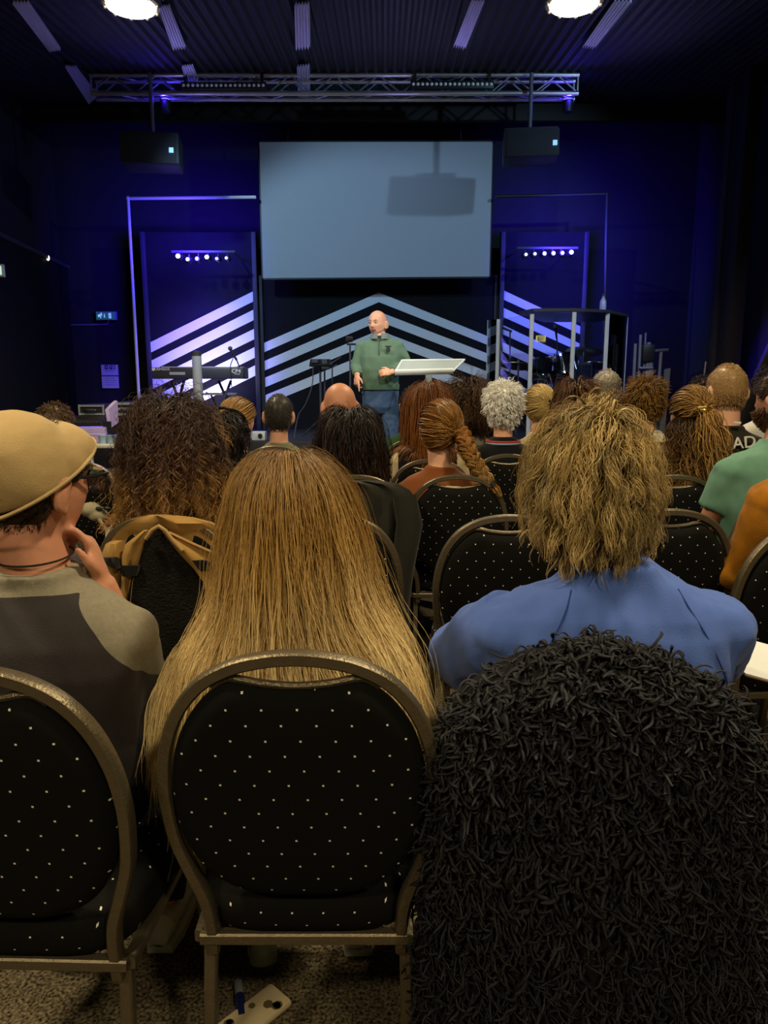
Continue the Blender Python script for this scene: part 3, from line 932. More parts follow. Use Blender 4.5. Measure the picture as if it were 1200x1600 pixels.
def shaggy_coat():
    rng = np.random.default_rng(7)
    Yc = 1.08
    # outline half widths (centre x, half width, back y, front y) by height
    def prof(z):
        zz = np.asarray(z, float)
        hw = np.interp(zz, [0.0, 0.25, 0.45, 0.62, 0.74, 0.84, 0.885, 0.922, 0.950], [0.305, 0.300, 0.290, 0.276, 0.260, 0.226, 0.176, 0.115, 0.01])
        cx = np.interp(zz, [0.0, 0.5, 0.95], [0.372, 0.350, 0.332])
        yb = np.interp(zz, [0.0, 0.45, 0.8, 0.9, 0.950], [1.035, 1.03, 1.01, 1.025, 1.07])
        yf = np.interp(zz, [0.0, 0.45, 0.8, 0.9, 0.950], [1.24, 1.24, 1.20, 1.17, 1.12])
        return cx, hw, yb, yf
    zs = np.concatenate([np.linspace(0.03, 0.80, 18), np.array([.84, .87, .88, .90, .92, .935, .944, .950])])
    rings = []
    n = 40
    for z in zs:
        cx, hw, yb, yf = prof(z); ring = []
        for k in range(n):
            an = 2 * math.pi * k / n
            ca, sa = math.cos(an), math.sin(an); e = 0.6
            wob = 1 + 0.02 * math.sin(5 * an + z * 9)
            ring.append((cx + hw * wob * math.copysign(abs(ca) ** e, ca), (yb + yf) / 2 + (yf - yb) / 2 * math.copysign(abs(sa) ** e, sa), z))
        rings.append(ring)
    t = empty('shaggy_coat', (0.35, 1.08, 0.0), 0, 'black shaggy fringed coat draped over the nearest chair at the right', 'coat')
    mb = MB(); mb.loft(rings); mb.build('coat_body', mat('black cloth', (0.008, 0.008, 0.009), 0.9, spec=0.1), t)
    # loops of yarn all over it
    N = 17000
    z = rng.uniform(0.02, 0.950, N); z = np.where(rng.random(N) < 0.25, 0.950 - (0.950 - 0.70) * rng.random(N) ** 1.6, z)
    an = rng.uniform(0, 2 * math.pi, N)
    an = np.where(rng.random(N) < 0.72, rng.uniform(math.pi * 0.95, 2.05 * math.pi, N), an)     # most on the outside of the back
    cx, hw, yb, yf = prof(z)
    e = 0.6
    flat = rng.random(N) < 0.6                                     # even spread over the flat of the back
    xs = rng.uniform(-1, 1, N); ang = -np.arccos(np.sign(xs) * np.abs(xs) ** (1 / e)); an = np.where(flat, ang, an)
    ca, sa = np.cos(an), np.sin(an)
    X = cx + hw * np.sign(ca) * np.abs(ca) ** e; Yp = (yb + yf) / 2 + (yf - yb) / 2 * np.sign(sa) * np.abs(sa) ** e
    top = np.clip((z - 0.85) / 0.1, 0, 1)
    nrm = np.stack([ca * (1 - .6 * top), sa * 1.0 * (1 - .6 * top), 0.1 + 1.2 * top], 1)
    nrm[:, 1] = np.where(np.abs(ca) < 0.8, np.sign(sa) * 1.0, nrm[:, 1]); nrm /= np.linalg.norm(nrm, axis=1, keepdims=True)
    root = np.stack([X, Yp, z], 1)
    K = 9
    L = rng.uniform(0.026, 0.044, N)
    d = nrm * rng.uniform(0.25, 0.7, N)[:, None] + rng.normal(size=(N, 3)) * 0.55
    d /= np.linalg.norm(d, axis=1, keepdims=True)
    curlax = rng.normal(size=(N, 3)); curlax /= np.linalg.norm(curlax, axis=1, keepdims=True)
    p = root - nrm * 0.004; pts = [p.copy()]
    for k in range(1, K):
        d = d + np.array([0, 0, -1.0]) * 0.40 + np.cross(curlax, d) * rng.uniform(0.2, 0.95, N)[:, None]
        d /= np.linalg.norm(d, axis=1, keepdims=True)
        p = p + d * (L / (K - 1))[:, None] * 1.25
        pts.append(p.copy())
    Pts = np.stack(pts, 1)
    W = (rng.uniform(0.0024, 0.0040, N)[:, None]) * np.interp(np.linspace(0, 1, K), [0, .2, .85, 1], [.9, 1, .95, .35])[None]
    V, F, S = strand_tubes(Pts, W, rng.random(N), 4, 0.5, ref=(0.35, 1.12, 0.5))
    ob = np_object('yarn_fringe', V, F, M_SHAG, t, S)
    ob['kind'] = 'stuff'
    return t


shaggy_coat()

# ---------------------------------------------------------------- people: bodies
def skin_mat(name, c, blotch=0.12):
    m = bpy.data.materials.new(name); m.use_nodes = True
    nt = m.node_tree; b = nt.nodes['Principled BSDF']
    tc = nt.nodes.new('ShaderNodeTexCoord'); nz = nt.nodes.new('ShaderNodeTexNoise'); nz.inputs['Scale'].default_value = 14
    nt.links.new(tc.outputs['Object'], nz.inputs['Vector'])
    mx = nt.nodes.new('ShaderNodeMix'); mx.data_type = 'RGBA'
    c = lin(c)
    mx.inputs[6].default_value = (c[0] * (1 - blotch), c[1] * (1 - blotch * 1.4), c[2] * (1 - blotch * 1.4), 1)
    mx.inputs[7].default_value = (min(1, c[0] * (1 + blotch)), c[1] * (1 + blotch * .6), c[2] * (1 + blotch * .6), 1)
    nt.links.new(nz.outputs['Fac'], mx.inputs[0]); nt.links.new(mx.outputs[2], b.inputs['Base Color'])
    b.inputs['Roughness'].default_value = 0.5; b.inputs['Specular IOR Level'].default_value = 0.35
    b.inputs['Subsurface Weight'].default_value = 0.12; b.inputs['Subsurface Radius'].default_value = (0.012, 0.004, 0.002)
    n2 = nt.nodes.new('ShaderNodeTexNoise'); n2.inputs['Scale'].default_value = 260
    nt.links.new(tc.outputs['Object'], n2.inputs['Vector'])
    bp = nt.nodes.new('ShaderNodeBump'); bp.inputs['Strength'].default_value = 0.12; bp.inputs['Distance'].default_value = 0.003
    nt.links.new(n2.outputs['Fac'], bp.inputs['Height']); nt.links.new(bp.outputs[0], b.inputs['Normal'])
    MATS[name] = m
    return m


SKIN = skin_mat('fair skin', '#d8a88c')
SKIN_R = skin_mat('ruddy skin', '#cb9276')
SKIN_P = skin_mat('pale skin', '#e0ad92')


def cloth(name, c, var=0.12, bump=0.25, bscale=320, vscale=5, **k):
    return mat(name, c, 0.88, 0, 0.15, var=var, vscale=vscale, bump=bump, bscale=bscale, bdist=0.004, sheen=0.1, **k)


M_JEAN = cloth('blue denim', '#2f5fa8', var=0.35, vscale=9)
M_DKJEAN = cloth('dark denim', '#20283a', var=0.25)
M_BLKTR = cloth('black trousers', '#121214')
M_TRAIN = mat('white leather shoe', (0.72, 0.70, 0.64), 0.5, var=0.06)
M_SOLE = mat('white rubber sole', (0.78, 0.76, 0.7), 0.6)
M_DKSHOE = mat('dark shoe leather', (0.02, 0.018, 0.016), 0.45)


def head_pt(x, y, z):
    """unit sphere direction -> head surface in head space (+y is the face)"""
    g = 1 + .42 * z * z * (1 - z * z) if z > 0 else 1.0
    X, Y, Z = 0.0765 * x * g, 0.098 * y * g, (0.114 if z > 0 else 0.118) * z
    t = max(0.0, -z)
    X *= 1 - 0.24 * t ** 1.4
    if y < 0: Y *= 1 - 0.30 * t
    X *= 1 - 0.12 * max(0, y) ** 2
    if y > 0:
        Y *= 0.93
        ax = abs(x)
        if -0.34 < z < 0.22:
            h = max(0.0, min(1.0, (0.22 - z) / 0.40)) if z > -0.22 else max(0.0, (z + 0.34) / 0.12)
            Y += 0.024 * h * math.exp(-(x / (0.09 + 0.07 * h)) ** 2) * y
        Y -= 0.009 * math.exp(-((ax - 0.40) / 0.17) ** 2 - ((z - 0.09) / 0.10) ** 2) * y
        Y += 0.005 * math.exp(-(x / 0.55) ** 2 - ((z - 0.27) / 0.09) ** 2) * y
        Y += 0.006 * math.exp(-(x / 0.26) ** 2 - ((z + 0.47) / 0.06) ** 2) * y
        Y += 0.005 * math.exp(-(x / 0.22) ** 2 - ((z + 0.60) / 0.05) ** 2) * y
        Y -= 0.004 * math.exp(-(x / 0.30) ** 2 - ((z + 0.535) / 0.03) ** 2) * y
        Y += 0.012 * math.exp(-(x / 0.34) ** 2 - ((z + 0.86) / 0.16) ** 2)
        X += math.copysign(0.004, x) * math.exp(-((ax - .6) / .2) ** 2 - ((z + .1) / .15) ** 2)
    return X, Y, Z


def head_mesh(mb, H, M, hs=1.0, ears=True, nu=44, nv=34):
    """continuous head with face and ears"""
    H = Vector(H)
    T = lambda q: H + M @ (Vector(q) * hs)
    vs = [T(head_pt(0, 0, -1))]
    for j in range(1, nv):
        ph = -math.pi / 2 + math.pi * j / nv
        for k in range(nu):
            th = 2 * math.pi * k / nu
            vs.append(T(head_pt(math.cos(ph) * math.cos(th), math.cos(ph) * math.sin(th), math.sin(ph))))
    vs.append(T(head_pt(0, 0, 1)))
    fs = []
    for k in range(nu):
        fs.append((0, 1 + (k + 1) % nu, 1 + k)); fs.append((len(vs) - 1, 1 + (nv - 2) * nu + k, 1 + (nv - 2) * nu + (k + 1) % nu))
    for j in range(nv - 2):
        for k in range(nu):
            fs.append((1 + j * nu + k, 1 + j * nu + (k + 1) % nu, 1 + (j + 1) * nu + (k + 1) % nu, 1 + (j + 1) * nu + k))
    mb.add(vs, fs)
    if ears:
        for sx in (-1, 1):
            E = M @ Euler((R(-12), R(sx * 8), R(sx * 30))).to_matrix()
            mb.ell(T((sx * 0.082, -0.014, -0.012)), (0.011 * hs, 0.022 * hs, 0.034 * hs), E, 14, 10)
            # raised rim of the ear
            rim = []
            for k in range(11):
                a = -0.5 + 3.9 * k / 10
                rim.append(T((sx * 0.090, -0.016 - 0.019 * math.sin(a - .6) , -0.010 + 0.031 * math.cos(a - .6))))
            mb.tube(rim, 0.0042 * hs, 8)
            mb.ell(T((sx * 0.080, -0.004, -0.040)), (0.006 * hs, 0.009 * hs, 0.010 * hs), E, 10, 8)


def hand_mesh(mb, wrist, d, up, side=1, curl=0.35, s=1.0, spread=0.10, curls=None):
    """palm, four unequal fingers with knuckle bends and a thumb; d = pointing direction, up = back of the hand"""
    w = Vector(wrist); d = Vector(d).normalized(); up = Vector(up); up = (up - d * up.dot(d)).normalized()
    r = d.cross(up) * side          # thumb side is -r * ... see below
    Mx = Matrix((r, d, up)).transposed()
    mb.ell(w + d * 0.045 * s, (0.038 * s, 0.052 * s, 0.016 * s), Mx, 16, 10)
    mb.tube([w - d * .02 * s, w + d * .03 * s], [0.026 * s, 0.028 * s], 10, flat=0.7, ref=r)
    for i, (x, L) in enumerate(((-0.027, 0.072), (-0.009, 0.082), (0.009, 0.077), (0.026, 0.060))):
        c = curls[i] if curls else curl * (1 + 0.12 * i)
        p = w + d * 0.085 * s + r * x * s
        q = d + r * (x * spread * 30)
        q.normalize(); pts = [w + d * .05 * s + r * x * .9 * s, p]
        ax = q.cross(up).normalized()
        ang = 0
        for k, f in enumerate((0.45, 0.32, 0.23)):
            ang += c * (0.9, 1.2, 0.8)[k]
            v = Matrix.Rotation(-ang, 3, ax) @ q
            pts.append(pts[-1] + v * L * f * s)
        mb.tube(pts, [0.010 * s, 0.0098 * s, 0.0088 * s, 0.0080 * s, 0.0066 * s], 10)
        mb.ell(pts[-1], (0.0067 * s,) * 3, None, 8, 6)
    b = w + d * 0.028 * s - r * 0.026 * s
    v = (d * 0.75 - r * 0.75 - up * 0.25).normalized()
    v2 = (d * 1.0 - r * 0.25 - up * 0.35).normalized()
    pts = [w + d * .02 * s - r * .012 * s, b, b + v * 0.034 * s, b + v * 0.034 * s + v2 * 0.030 * s]
    mb.tube(pts, [0.013 * s, 0.0135 * s, 0.0105 * s, 0.008 * s], 10)
    mb.ell(pts[-1], (0.0082 * s,) * 3, None, 8, 6)


def sring(f, w, d, y, z, n=28, e=0.82, x0=0.0):
    out = []
    for k in range(n):
        a = 2 * math.pi * k / n; ca, sa = math.cos(a), math.sin(a)
        out.append(f(x0 + w * math.copysign(abs(ca) ** e, ca), y + d * math.copysign(abs(sa) ** e, sa), z))
    return out


HEAD_R = np.array([0.0775, 0.099, 0.119])


def two_cloth(name, ca, cb, va=.2, vsa=120):
    """cloth A where the attribute 'seam' is above zero, cloth B elsewhere, with a crisp smooth border"""
    m = cloth(name, cb, var=.1); nt = m.node_tree; b = nt.nodes['Principled BSDF']
    src = b.inputs['Base Color'].links[0].from_socket
    at = nt.nodes.new('ShaderNodeAttribute'); at.attribute_name = 'seam'
    gt = nt.nodes.new('ShaderNodeMath'); gt.operation = 'GREATER_THAN'; gt.inputs[1].default_value = 0.0
    nt.links.new(at.outputs['Fac'], gt.inputs[0])
    tc = nt.nodes.new('ShaderNodeTexCoord'); nz = nt.nodes.new('ShaderNodeTexNoise'); nz.inputs['Scale'].default_value = vsa
    nt.links.new(tc.outputs['Object'], nz.inputs['Vector']); c = lin(ca)
    m1 = nt.nodes.new('ShaderNodeMix'); m1.data_type = 'RGBA'
    m1.inputs[6].default_value = tuple(x * (1 - va) for x in c) + (1,); m1.inputs[7].default_value = tuple(min(1, x * (1 + va)) for x in c) + (1,)
    nt.links.new(nz.outputs['Fac'], m1.inputs[0])
    m2 = nt.nodes.new('ShaderNodeMix'); m2.data_type = 'RGBA'
    nt.links.new(gt.outputs[0], m2.inputs[0]); nt.links.new(src, m2.inputs[6]); nt.links.new(m1.outputs[2], m2.inputs[7]); nt.links.new(m2.outputs[2], b.inputs['Base Color'])
    return m


class Sitter:
    pass


def person(label, H, yaw=0.0, hyaw=None, hpitch=0.0, hroll=0.0, sw=0.19, skin=None, shirt=None, pants=None, shoes=None, sleeve='long',
           hs=1.0, vox=0.011, drop=0.235, group=None, seat=0.485, slope=0.0, fat=1.0, arm_l='lap', arm_r='lap', neck=0.054, svox=None, shirt_mats=None,
           shirt_fn=None, wr=0.0, hide_legs=False, lean=0.0, floor=0.0, xoff=0.0, tuck=0.0):
    """a seated figure; H is the middle of the head"""
    s = Sitter(); H = Vector(H); s.H = H; s.hs = hs
    skin = skin or SKIN; pants = pants or M_DKJEAN; shoes = shoes or M_DKSHOE
    hyaw = yaw if hyaw is None else hyaw
    RY = Matrix.Rotation(yaw, 3, 'Z')
    s.M = Matrix.Rotation(hyaw, 3, 'Z') @ Matrix.Rotation(hpitch, 3, 'X') @ Matrix.Rotation(hroll, 3, 'Y')
    base = Vector((H.x + xoff, H.y, floor)) - RY @ Vector((0, 0.035 + lean, 0))
    s.base = base; s.RY = RY; s.sw = sw
    zS = H.z - drop; s.zS = zS; zs = seat + floor
    f = lambda x, y, z: base + RY @ Vector((x, y, 0)) + Vector((0, 0, z - floor))
    s.f = f
    def torso(g, top=True):
        h = zS - zs; r = []
        for (z, w, d, y) in ((zs + .005, .155 * fat, .10, .085), (zs + .045, .185 * fat, .135 * fat, .08), (zs + .14, .180 * fat, .132 * fat, .07), (zs + .38 * h, .162 * fat, .118 * fat, .05),
                             (zs + .62 * h, sw * .88 * (fat ** .5), .122 * fat, .02), (zS - .11, sw * .96, .115, .0), (zS - .055, sw * .985, .10, -.006), (zS - .02, sw * .93, .085, -.008),
                             (zS + .008 - slope * .3, sw * .78, .072, -.008), (zS + .03 - slope * .1, sw * .52, .062, -.004), (zS + .05, sw * .36, .058, .0)):
            r.append(sring(f, w + g, d + g, y, z))
        if top: r.append(sring(f, neck + .006 + g, neck + .004 + g, .004, zS + .072))
        return r
    arms = {}
    for sx, mode in ((-1, arm_l), (1, arm_r)):
        sh = (sx * (sw - .045), -.004, zS - .06)
        if mode == 'lap':
            el = (sx * (sw + .035), .05, zS - .31); wr_ = (sx * .115, .29, zs + .17); hd = (-sx * .25, 1, -.25); up = (0, .3, 1)
        elif mode == 'fold':
            el = (sx * (sw + .04), .04, zS - .30); wr_ = (sx * .02, .24, zS - .26); hd = (-sx * 1, .2, 0); up = (0, 1, .1)
        else:
            el, wr_, hd, up = mode[:4]
        arms[sx] = (sh, el, wr_, hd, up)
        s.curls = getattr(s, 'curls', {}); s.curls[sx] = mode[4] if len(mode) > 4 and not isinstance(mode, str) else None
    mb = MB()
    head_mesh(mb, H, s.M, hs)
    nb = f(0, .0, zS - .02)
    mb.tube([H + s.M @ Vector((0, -.012, -.03)) * hs, H + s.M @ Vector((0, -.022, -.09)) * hs, H.lerp(nb, .68), nb], [neck * 1.0, neck * .98, neck * 1.02, neck * 1.3], 18, ref=(1, 0, 0))
    mb.loft(torso(-.010))
    for sx in (-1, 1):
        sh, el, w_, hd, up = arms[sx]
        a, b, c = f(*sh), f(*el), f(*w_)
        mb.tube([a, a.lerp(b, .3), a.lerp(b, .7), b, b.lerp(c, .3), b.lerp(c, .7), c], [.050 * fat, .049 * fat, .042, .038, .040, .032, .026], 14)
        hdw = RY @ Vector(hd); upw = RY @ Vector(up)
        hand_mesh(mb, c, hdw, upw, sx, 0.4, 0.95, curls=s.curls[sx])
        hip, kn, an = (sx * .085, .09, zs + .075), (sx * .115, .47, zs + .055), (sx * .115, .47 - tuck, floor + .09)
        mb.tube([f(*hip), f(hip[0] * 1.1, .28, zs + .075), f(*kn)], [.080, .072, .054], 14)
        mb.ell(f(*kn), (.054, .054, .056))
        mb.tube([f(*kn), f(kn[0], .455 - tuck * .35, .32 + floor), f(*an)], [.053, .052, .034], 12)
        mb.ell(f(an[0], .52 - tuck, floor + .045), (.036, .09, .034), RY)
    me = remesh(mb, vox, 3)
    s.body = link_mesh('person', me, skin, None, base)
    tag(s.body, label, 'person', group)
    # shirt
    if shirt is not None or shirt_mats:
        mb = MB(); mb.loft(torso(.008))
        for sx in (-1, 1):
            sh, el, w_, hd, up = arms[sx]
            a, b, c = f(*sh), f(*el), f(*w_)
            if sleeve == 'long':
                mb.tube([a, a.lerp(b, .3), a.lerp(b, .7), b, b.lerp(c, .3), b.lerp(c, .7), c], [.064 * fat, .063 * fat, .055, .050, .050, .044, .036], 14)
                mb.ell(b, (.050, .050, .052))
            else:
                k = {'short': .62, 'half': 1.0}[sleeve]
                mb.tube([a, a.lerp(b, .3 * k), a.lerp(b, .7 * k), a.lerp(b, k)], [.066 * fat, .067 * fat, .062 * fat, .060 * fat], 16)
            mb.ell(a, (.070 * fat, .068 * fat, .060), RY)
        me = remesh(mb, svox or vox, 6)
        if wr: wrinkle(me, wr, 9.0, (1, 1, .45), seed=H.x * 7)
        ms = shirt_mats or [shirt]
        if shirt_fn:
            at = me.attributes.new('seam', 'FLOAT', 'POINT')
            at.data.foreach_set('value', np.asarray(shirt_fn(mesh_np(me), s), np.float32))
        s.shirt = link_mesh('shirt', me, ms, s.body, base)
    if not hide_legs:
        mb = MB(); r = []
        for (z, w, d, y) in ((zs + .0, .16 * fat, .10, .09), (zs + .045, .195 * fat, .143 * fat, .08), (zs + .12, .19 * fat, .138 * fat, .075), (zs + .17, .186 * fat, .135 * fat, .07)):
            r.append(sring(f, w, d, y, z))
        mb.loft(r)
        for sx in (-1, 1):
            kn, an = (sx * .115, .47, zs + .055), (sx * .115, .47 - tuck, floor + .10)
            mb.tube([f(sx * .085, .09, zs + .075), f(sx * .09, .28, zs + .075), f(*kn)], [.090, .083, .066], 14)
            mb.ell(f(*kn), (.064, .064, .066)); mb.tube([f(*kn), f(kn[0], .458 - tuck * .35, .32 + floor), f(*an)], [.064, .062, .050], 14)
        link_mesh('trousers', remesh(mb, 0.014, 4), pants, s.body, base)
        for sx in (-1, 1):
            mb = MB(); rings = []
            for (y, w, h) in ((.415, .022, .045), (.43, .036, .075), (.47, .040, .085), (.53, .043, .068), (.60, .045, .050), (.645, .036, .038), (.665, .016, .026)):
                rings.append([f(sx * .115 + w * math.cos(2 * math.pi * k / 16), y - tuck, floor + .018 + max(0, h * .5 + h * .5 * math.sin(2 * math.pi * k / 16))) for k in range(16)])
            mb.loft(rings); sh_ = mb.build('shoe', shoes, s.body)
            mb = MB(); pr = [f(sx * .115 + x, y - tuck, floor + .022) for x, y in ((-.03, .415), (-.044, .47), (-.049, .58), (-.036, .655), (0, .675), (.036, .655), (.049, .58), (.044, .47), (.03, .415))]
            mb.slab(pr, (0, 0, 1), .021); mb.build('sole', M_SOLE if shoes is M_TRAIN else M_DGREY, sh_)
    return s


# ---------------------------------------------------------------- people: hair
HL = ([-1, -.55, -.25, -.02, .3, .7, 1.0], [-.66, -.60, -.35, .0, .08, .42, .56])


def scalp(rng, N, extra=0.0):
    """unit directions inside the hairline (head space)"""
    out = []
    while sum(len(o) for o in out) < N:
        d = rng.normal(size=(N * 3, 3)); d /= np.linalg.norm(d, axis=1, keepdims=True)
        hy = d[:, 1] / (np.sqrt(d[:, 0] ** 2 + d[:, 1] ** 2) + 1e-6)
        out.append(d[d[:, 2] > np.interp(hy, *HL) - extra])
    return np.concatenate(out)[:N]


def head_surf(d, hs, off):
    """point on the (slightly inflated) head for unit directions d, head space"""
    p = d * HEAD_R * hs
    zz = np.maximum(0, d[:, 2]); g = 1 + .42 * zz ** 2 * (1 - zz ** 2); p[:, 0] *= g; p[:, 1] *= g; p[:, 2] *= np.where(d[:, 2] > 0, .97, 1)
    t = np.maximum(0, -d[:, 2])
    p[:, 0] *= 1 - .22 * t ** 1.4
    p[:, 1] *= np.where(d[:, 1] < 0, 1 - .28 * t, 1)
    n = d / (HEAD_R); n /= np.linalg.norm(n, axis=1, keepdims=True)
    return p + n * np.asarray(off).reshape(-1, 1), n


def np3(M): return np.array([[M[i][j] for j in range(3)] for i in range(3)])


def hair_cap(s, off=0.004, extra=0.0, rnd=0.4, t=0.12):
    """the close under-layer of hair on the scalp"""
    nu, nv = 56, 40
    M = np3(s.M); H = np.array(s.H)
    th = np.linspace(0, 2 * math.pi, nu, endpoint=False); ph = np.linspace(-1.2, math.pi / 2 - .001, nv)
    T_, P_ = np.meshgrid(th, ph)
    d = np.stack([np.cos(P_) * np.cos(T_), np.cos(P_) * np.sin(T_), np.sin(P_)], -1).reshape(-1, 3)
    hy = d[:, 1] / (np.sqrt(d[:, 0] ** 2 + d[:, 1] ** 2) + 1e-6)
    hl = np.interp(hy, *HL) - extra
    # slide vertices below the hairline up onto it, slightly under the skin
    low = d[:, 2] < hl
    z = np.where(low, hl, d[:, 2]); r = np.sqrt(np.maximum(0, 1 - z ** 2)); rr = np.sqrt(d[:, 0] ** 2 + d[:, 1] ** 2) + 1e-9
    d2 = np.stack([d[:, 0] / rr * r, d[:, 1] / rr * r, z], 1)
    p, n = head_surf(d2, s.hs, np.where(low, -0.004, off))
    V = p @ M.T + H
    idx = np.arange(nu * nv).reshape(nv, nu)
    F = np.stack([idx[:-1], np.roll(idx[:-1], -1, 1), np.roll(idx[1:], -1, 1), idx[1:]], -1).reshape(-1, 4)
    keep = ~low[F].all(axis=1)
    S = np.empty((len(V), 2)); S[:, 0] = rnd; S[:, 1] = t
    return V, F[keep], S


def grow(root, d0, L, K, cols, grav, off, rng, wander=0.0, knots=5, bias=None, follow=0.0):
    N = len(root); step = (L / (K - 1))[:, None]
    p = root.copy(); d = d0.copy(); out = [p.copy()]
    wn = smooth_noise(rng, N, K, knots) * wander
    g = np.zeros((N, 3)); g[:, 2] = -1
    gr = np.broadcast_to(np.asarray(grav, float), (K,)) if np.ndim(grav) else np.full(K, grav)
    for k in range(1, K):
        d = d + g * gr[k] + wn[:, k]
        if bias is not None: d = d + (bias(p, k / (K - 1)) if callable(bias) else bias)
        d /= np.linalg.norm(d, axis=1, keepdims=True) + 1e-9
        q = p + d * step
        for (c, M, r, of) in cols:
            loc = (q - c) @ M; rr = r[None] + (off * of)[:, None]
            sc = np.linalg.norm(loc / rr, axis=1); ins = sc < 1
            loc[ins] /= sc[ins, None] + 1e-9
            q = np.where(ins[:, None], c + loc @ M.T, q)
        d = q - p; d /= np.linalg.norm(d, axis=1, keepdims=True) + 1e-9
        p = q; out.append(p.copy())
    return np.stack(out, 1)


def clump(Pts, n, w, rng, power=1.0):
    N, K, _ = Pts.shape
    gi = rng.choice(N, min(n, N), replace=False)
    mid = Pts[:, K // 3]
    best = np.empty(N, int)
    for a in range(0, N, 2000):
        dd = np.linalg.norm(mid[a:a + 2000, None] - mid[None, gi], axis=2); best[a:a + 2000] = gi[dd.argmin(1)]
    t = np.linspace(0, 1, K) ** power
    return Pts + (Pts[best] - Pts) * (w * t)[None, :, None], best


def curl(Pts, amp, wl, rng, ref, groups=None, ramp=0.25, jitter=0.3):
    N, K, _ = Pts.shape
    T = np.gradient(Pts, axis=1); seg = np.linalg.norm(np.diff(Pts, axis=1), axis=2)
    s = np.concatenate([np.zeros((N, 1)), np.cumsum(seg, 1)], 1)
    T /= np.linalg.norm(T, axis=2, keepdims=True) + 1e-9
    rad = Pts - np.array(ref)
    S = np.cross(T, rad); S /= np.linalg.norm(S, axis=2, keepdims=True) + 1e-9
    Nn = np.cross(S, T)
    if groups is None: groups = np.arange(N)
    ph = rng.uniform(0, 2 * math.pi, N)[groups] + rng.normal(size=N) * jitter
    w = wl * np.exp(rng.normal(size=N) * .22)[groups]
    sg = np.where(rng.random(N) < .5, 1, -1)[groups]
    a = np.asarray(amp).reshape(-1, 1) * np.clip(np.linspace(0, 1, K) / ramp, 0, 1)[None]
    an = ph[:, None] + 2 * math.pi * s / w[:, None]
    return Pts + S * (a * np.cos(an))[..., None] + Nn * (a * np.sin(an) * sg[:, None])[..., None]


def shoulder_cols(s, pad=0.012):
    M = np3(s.RY); b = np.array(s.base); I = np.eye(3)
    z = s.zS
    return [(np.array(s.H), np3(s.M), HEAD_R * s.hs, 1.0),
            (np.array(s.H) + np.array([0, 0, -.13]), I, np.array([.066, .066, .12]), .6),
            (b + M @ np.array([0, 0, 0]) + [0, 0, z - .075], M, np.array([s.sw + .035 + pad, .098 + pad, .10 + pad]), .5),
            (b + M @ np.array([0, .02, 0]) + [0, 0, z - .33], M, np.array([s.sw + .02 + pad, .135 + pad, .40]), .4)]


def taper(K, a=0.7, tip=0.25, p=0.75):
    return np.interp(np.linspace(0, 1, K), [0, .1, p, 1], [a, 1, .9, tip])


def hair_down(s, m, N, L, K=18, w=0.0011, thick=0.02, grav=0.25, wander=0.05, cl=(200, .5), cu=None, seed=1, crown=(0, -.35, .94), lift=0.25,
              bias=None, base_n=0, base_w=0.004, Lvar=.12, part=0.0, sides=3, name='hair', layer=0.0, sel=None):
    """loose hair falling from the scalp"""
    rng = np.random.default_rng(seed)
    M = np3(s.M); H = np.array(s.H)
    parts = [hair_cap(s, 0.006)]
    for (n_, w_, inner) in ((base_n, base_w, True), (N, w, False)):
        if n_ == 0: continue
        d = scalp(rng, n_)
        if sel is not None: d = d[sel(d)]; n_ = len(d)
        off = (rng.random(n_) ** (1.3) * thick * (.45 if inner else 1.0)) + .003
        p, nn = head_surf(d, s.hs, .001)
        c = np.array(crown); c = c / np.linalg.norm(c)
        away = d - c * 1.0
        side = np.stack([np.sign(d[:, 0] - part) * 1.0, np.full(n_, -.35), np.full(n_, -.1)], 1)
        fr = np.clip(d[:, 1] * 1.6 + .1, 0, 1)[:, None]
        away = away / (np.linalg.norm(away, axis=1, keepdims=True) + .1) * (1 - fr) + side * fr
        t = away - nn * (away * nn).sum(1, keepdims=True); t /= np.linalg.norm(t, axis=1, keepdims=True) + 1e-6
        d0 = t + nn * (lift * (.4 + .6 * rng.random(n_)))[:, None]; d0 /= np.linalg.norm(d0, axis=1, keepdims=True)
        root = p @ M.T + H; d0 = d0 @ M.T
        hz = d[:, 2]
        LL = L * (1 + Lvar * rng.normal(size=n_)) * (1 - layer * rng.random(n_))
        LL = LL - (0.10 * (1 - hz) * .5)
        LL = np.maximum(LL, L * .3)
        Pp = grow(root, d0, LL, K, shoulder_cols(s), grav, off, rng, wander, 5, bias)
        g = None
        if cl and not inner:
            Pp, g = clump(Pp, cl[0], cl[1], rng)
        if cu: Pp = curl(Pp, cu[0] * (.5 + rng.random(n_)), cu[1], rng, s.H, g, jitter=.35)
        rnd = rng.random(n_)
        if g is not None: rnd = .5 * rnd + .5 * rnd[g]
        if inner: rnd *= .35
        Wd = w_ * (.7 + .6 * rng.random(n_))[:, None] * taper(K)[None]
        parts.append(strand_tubes(Pp, Wd, rnd, sides, .7, ref=s.H))
    V, F, S = join_np(parts)
    return np_object(name, V, F, m, s.body, S, origin=s.base)


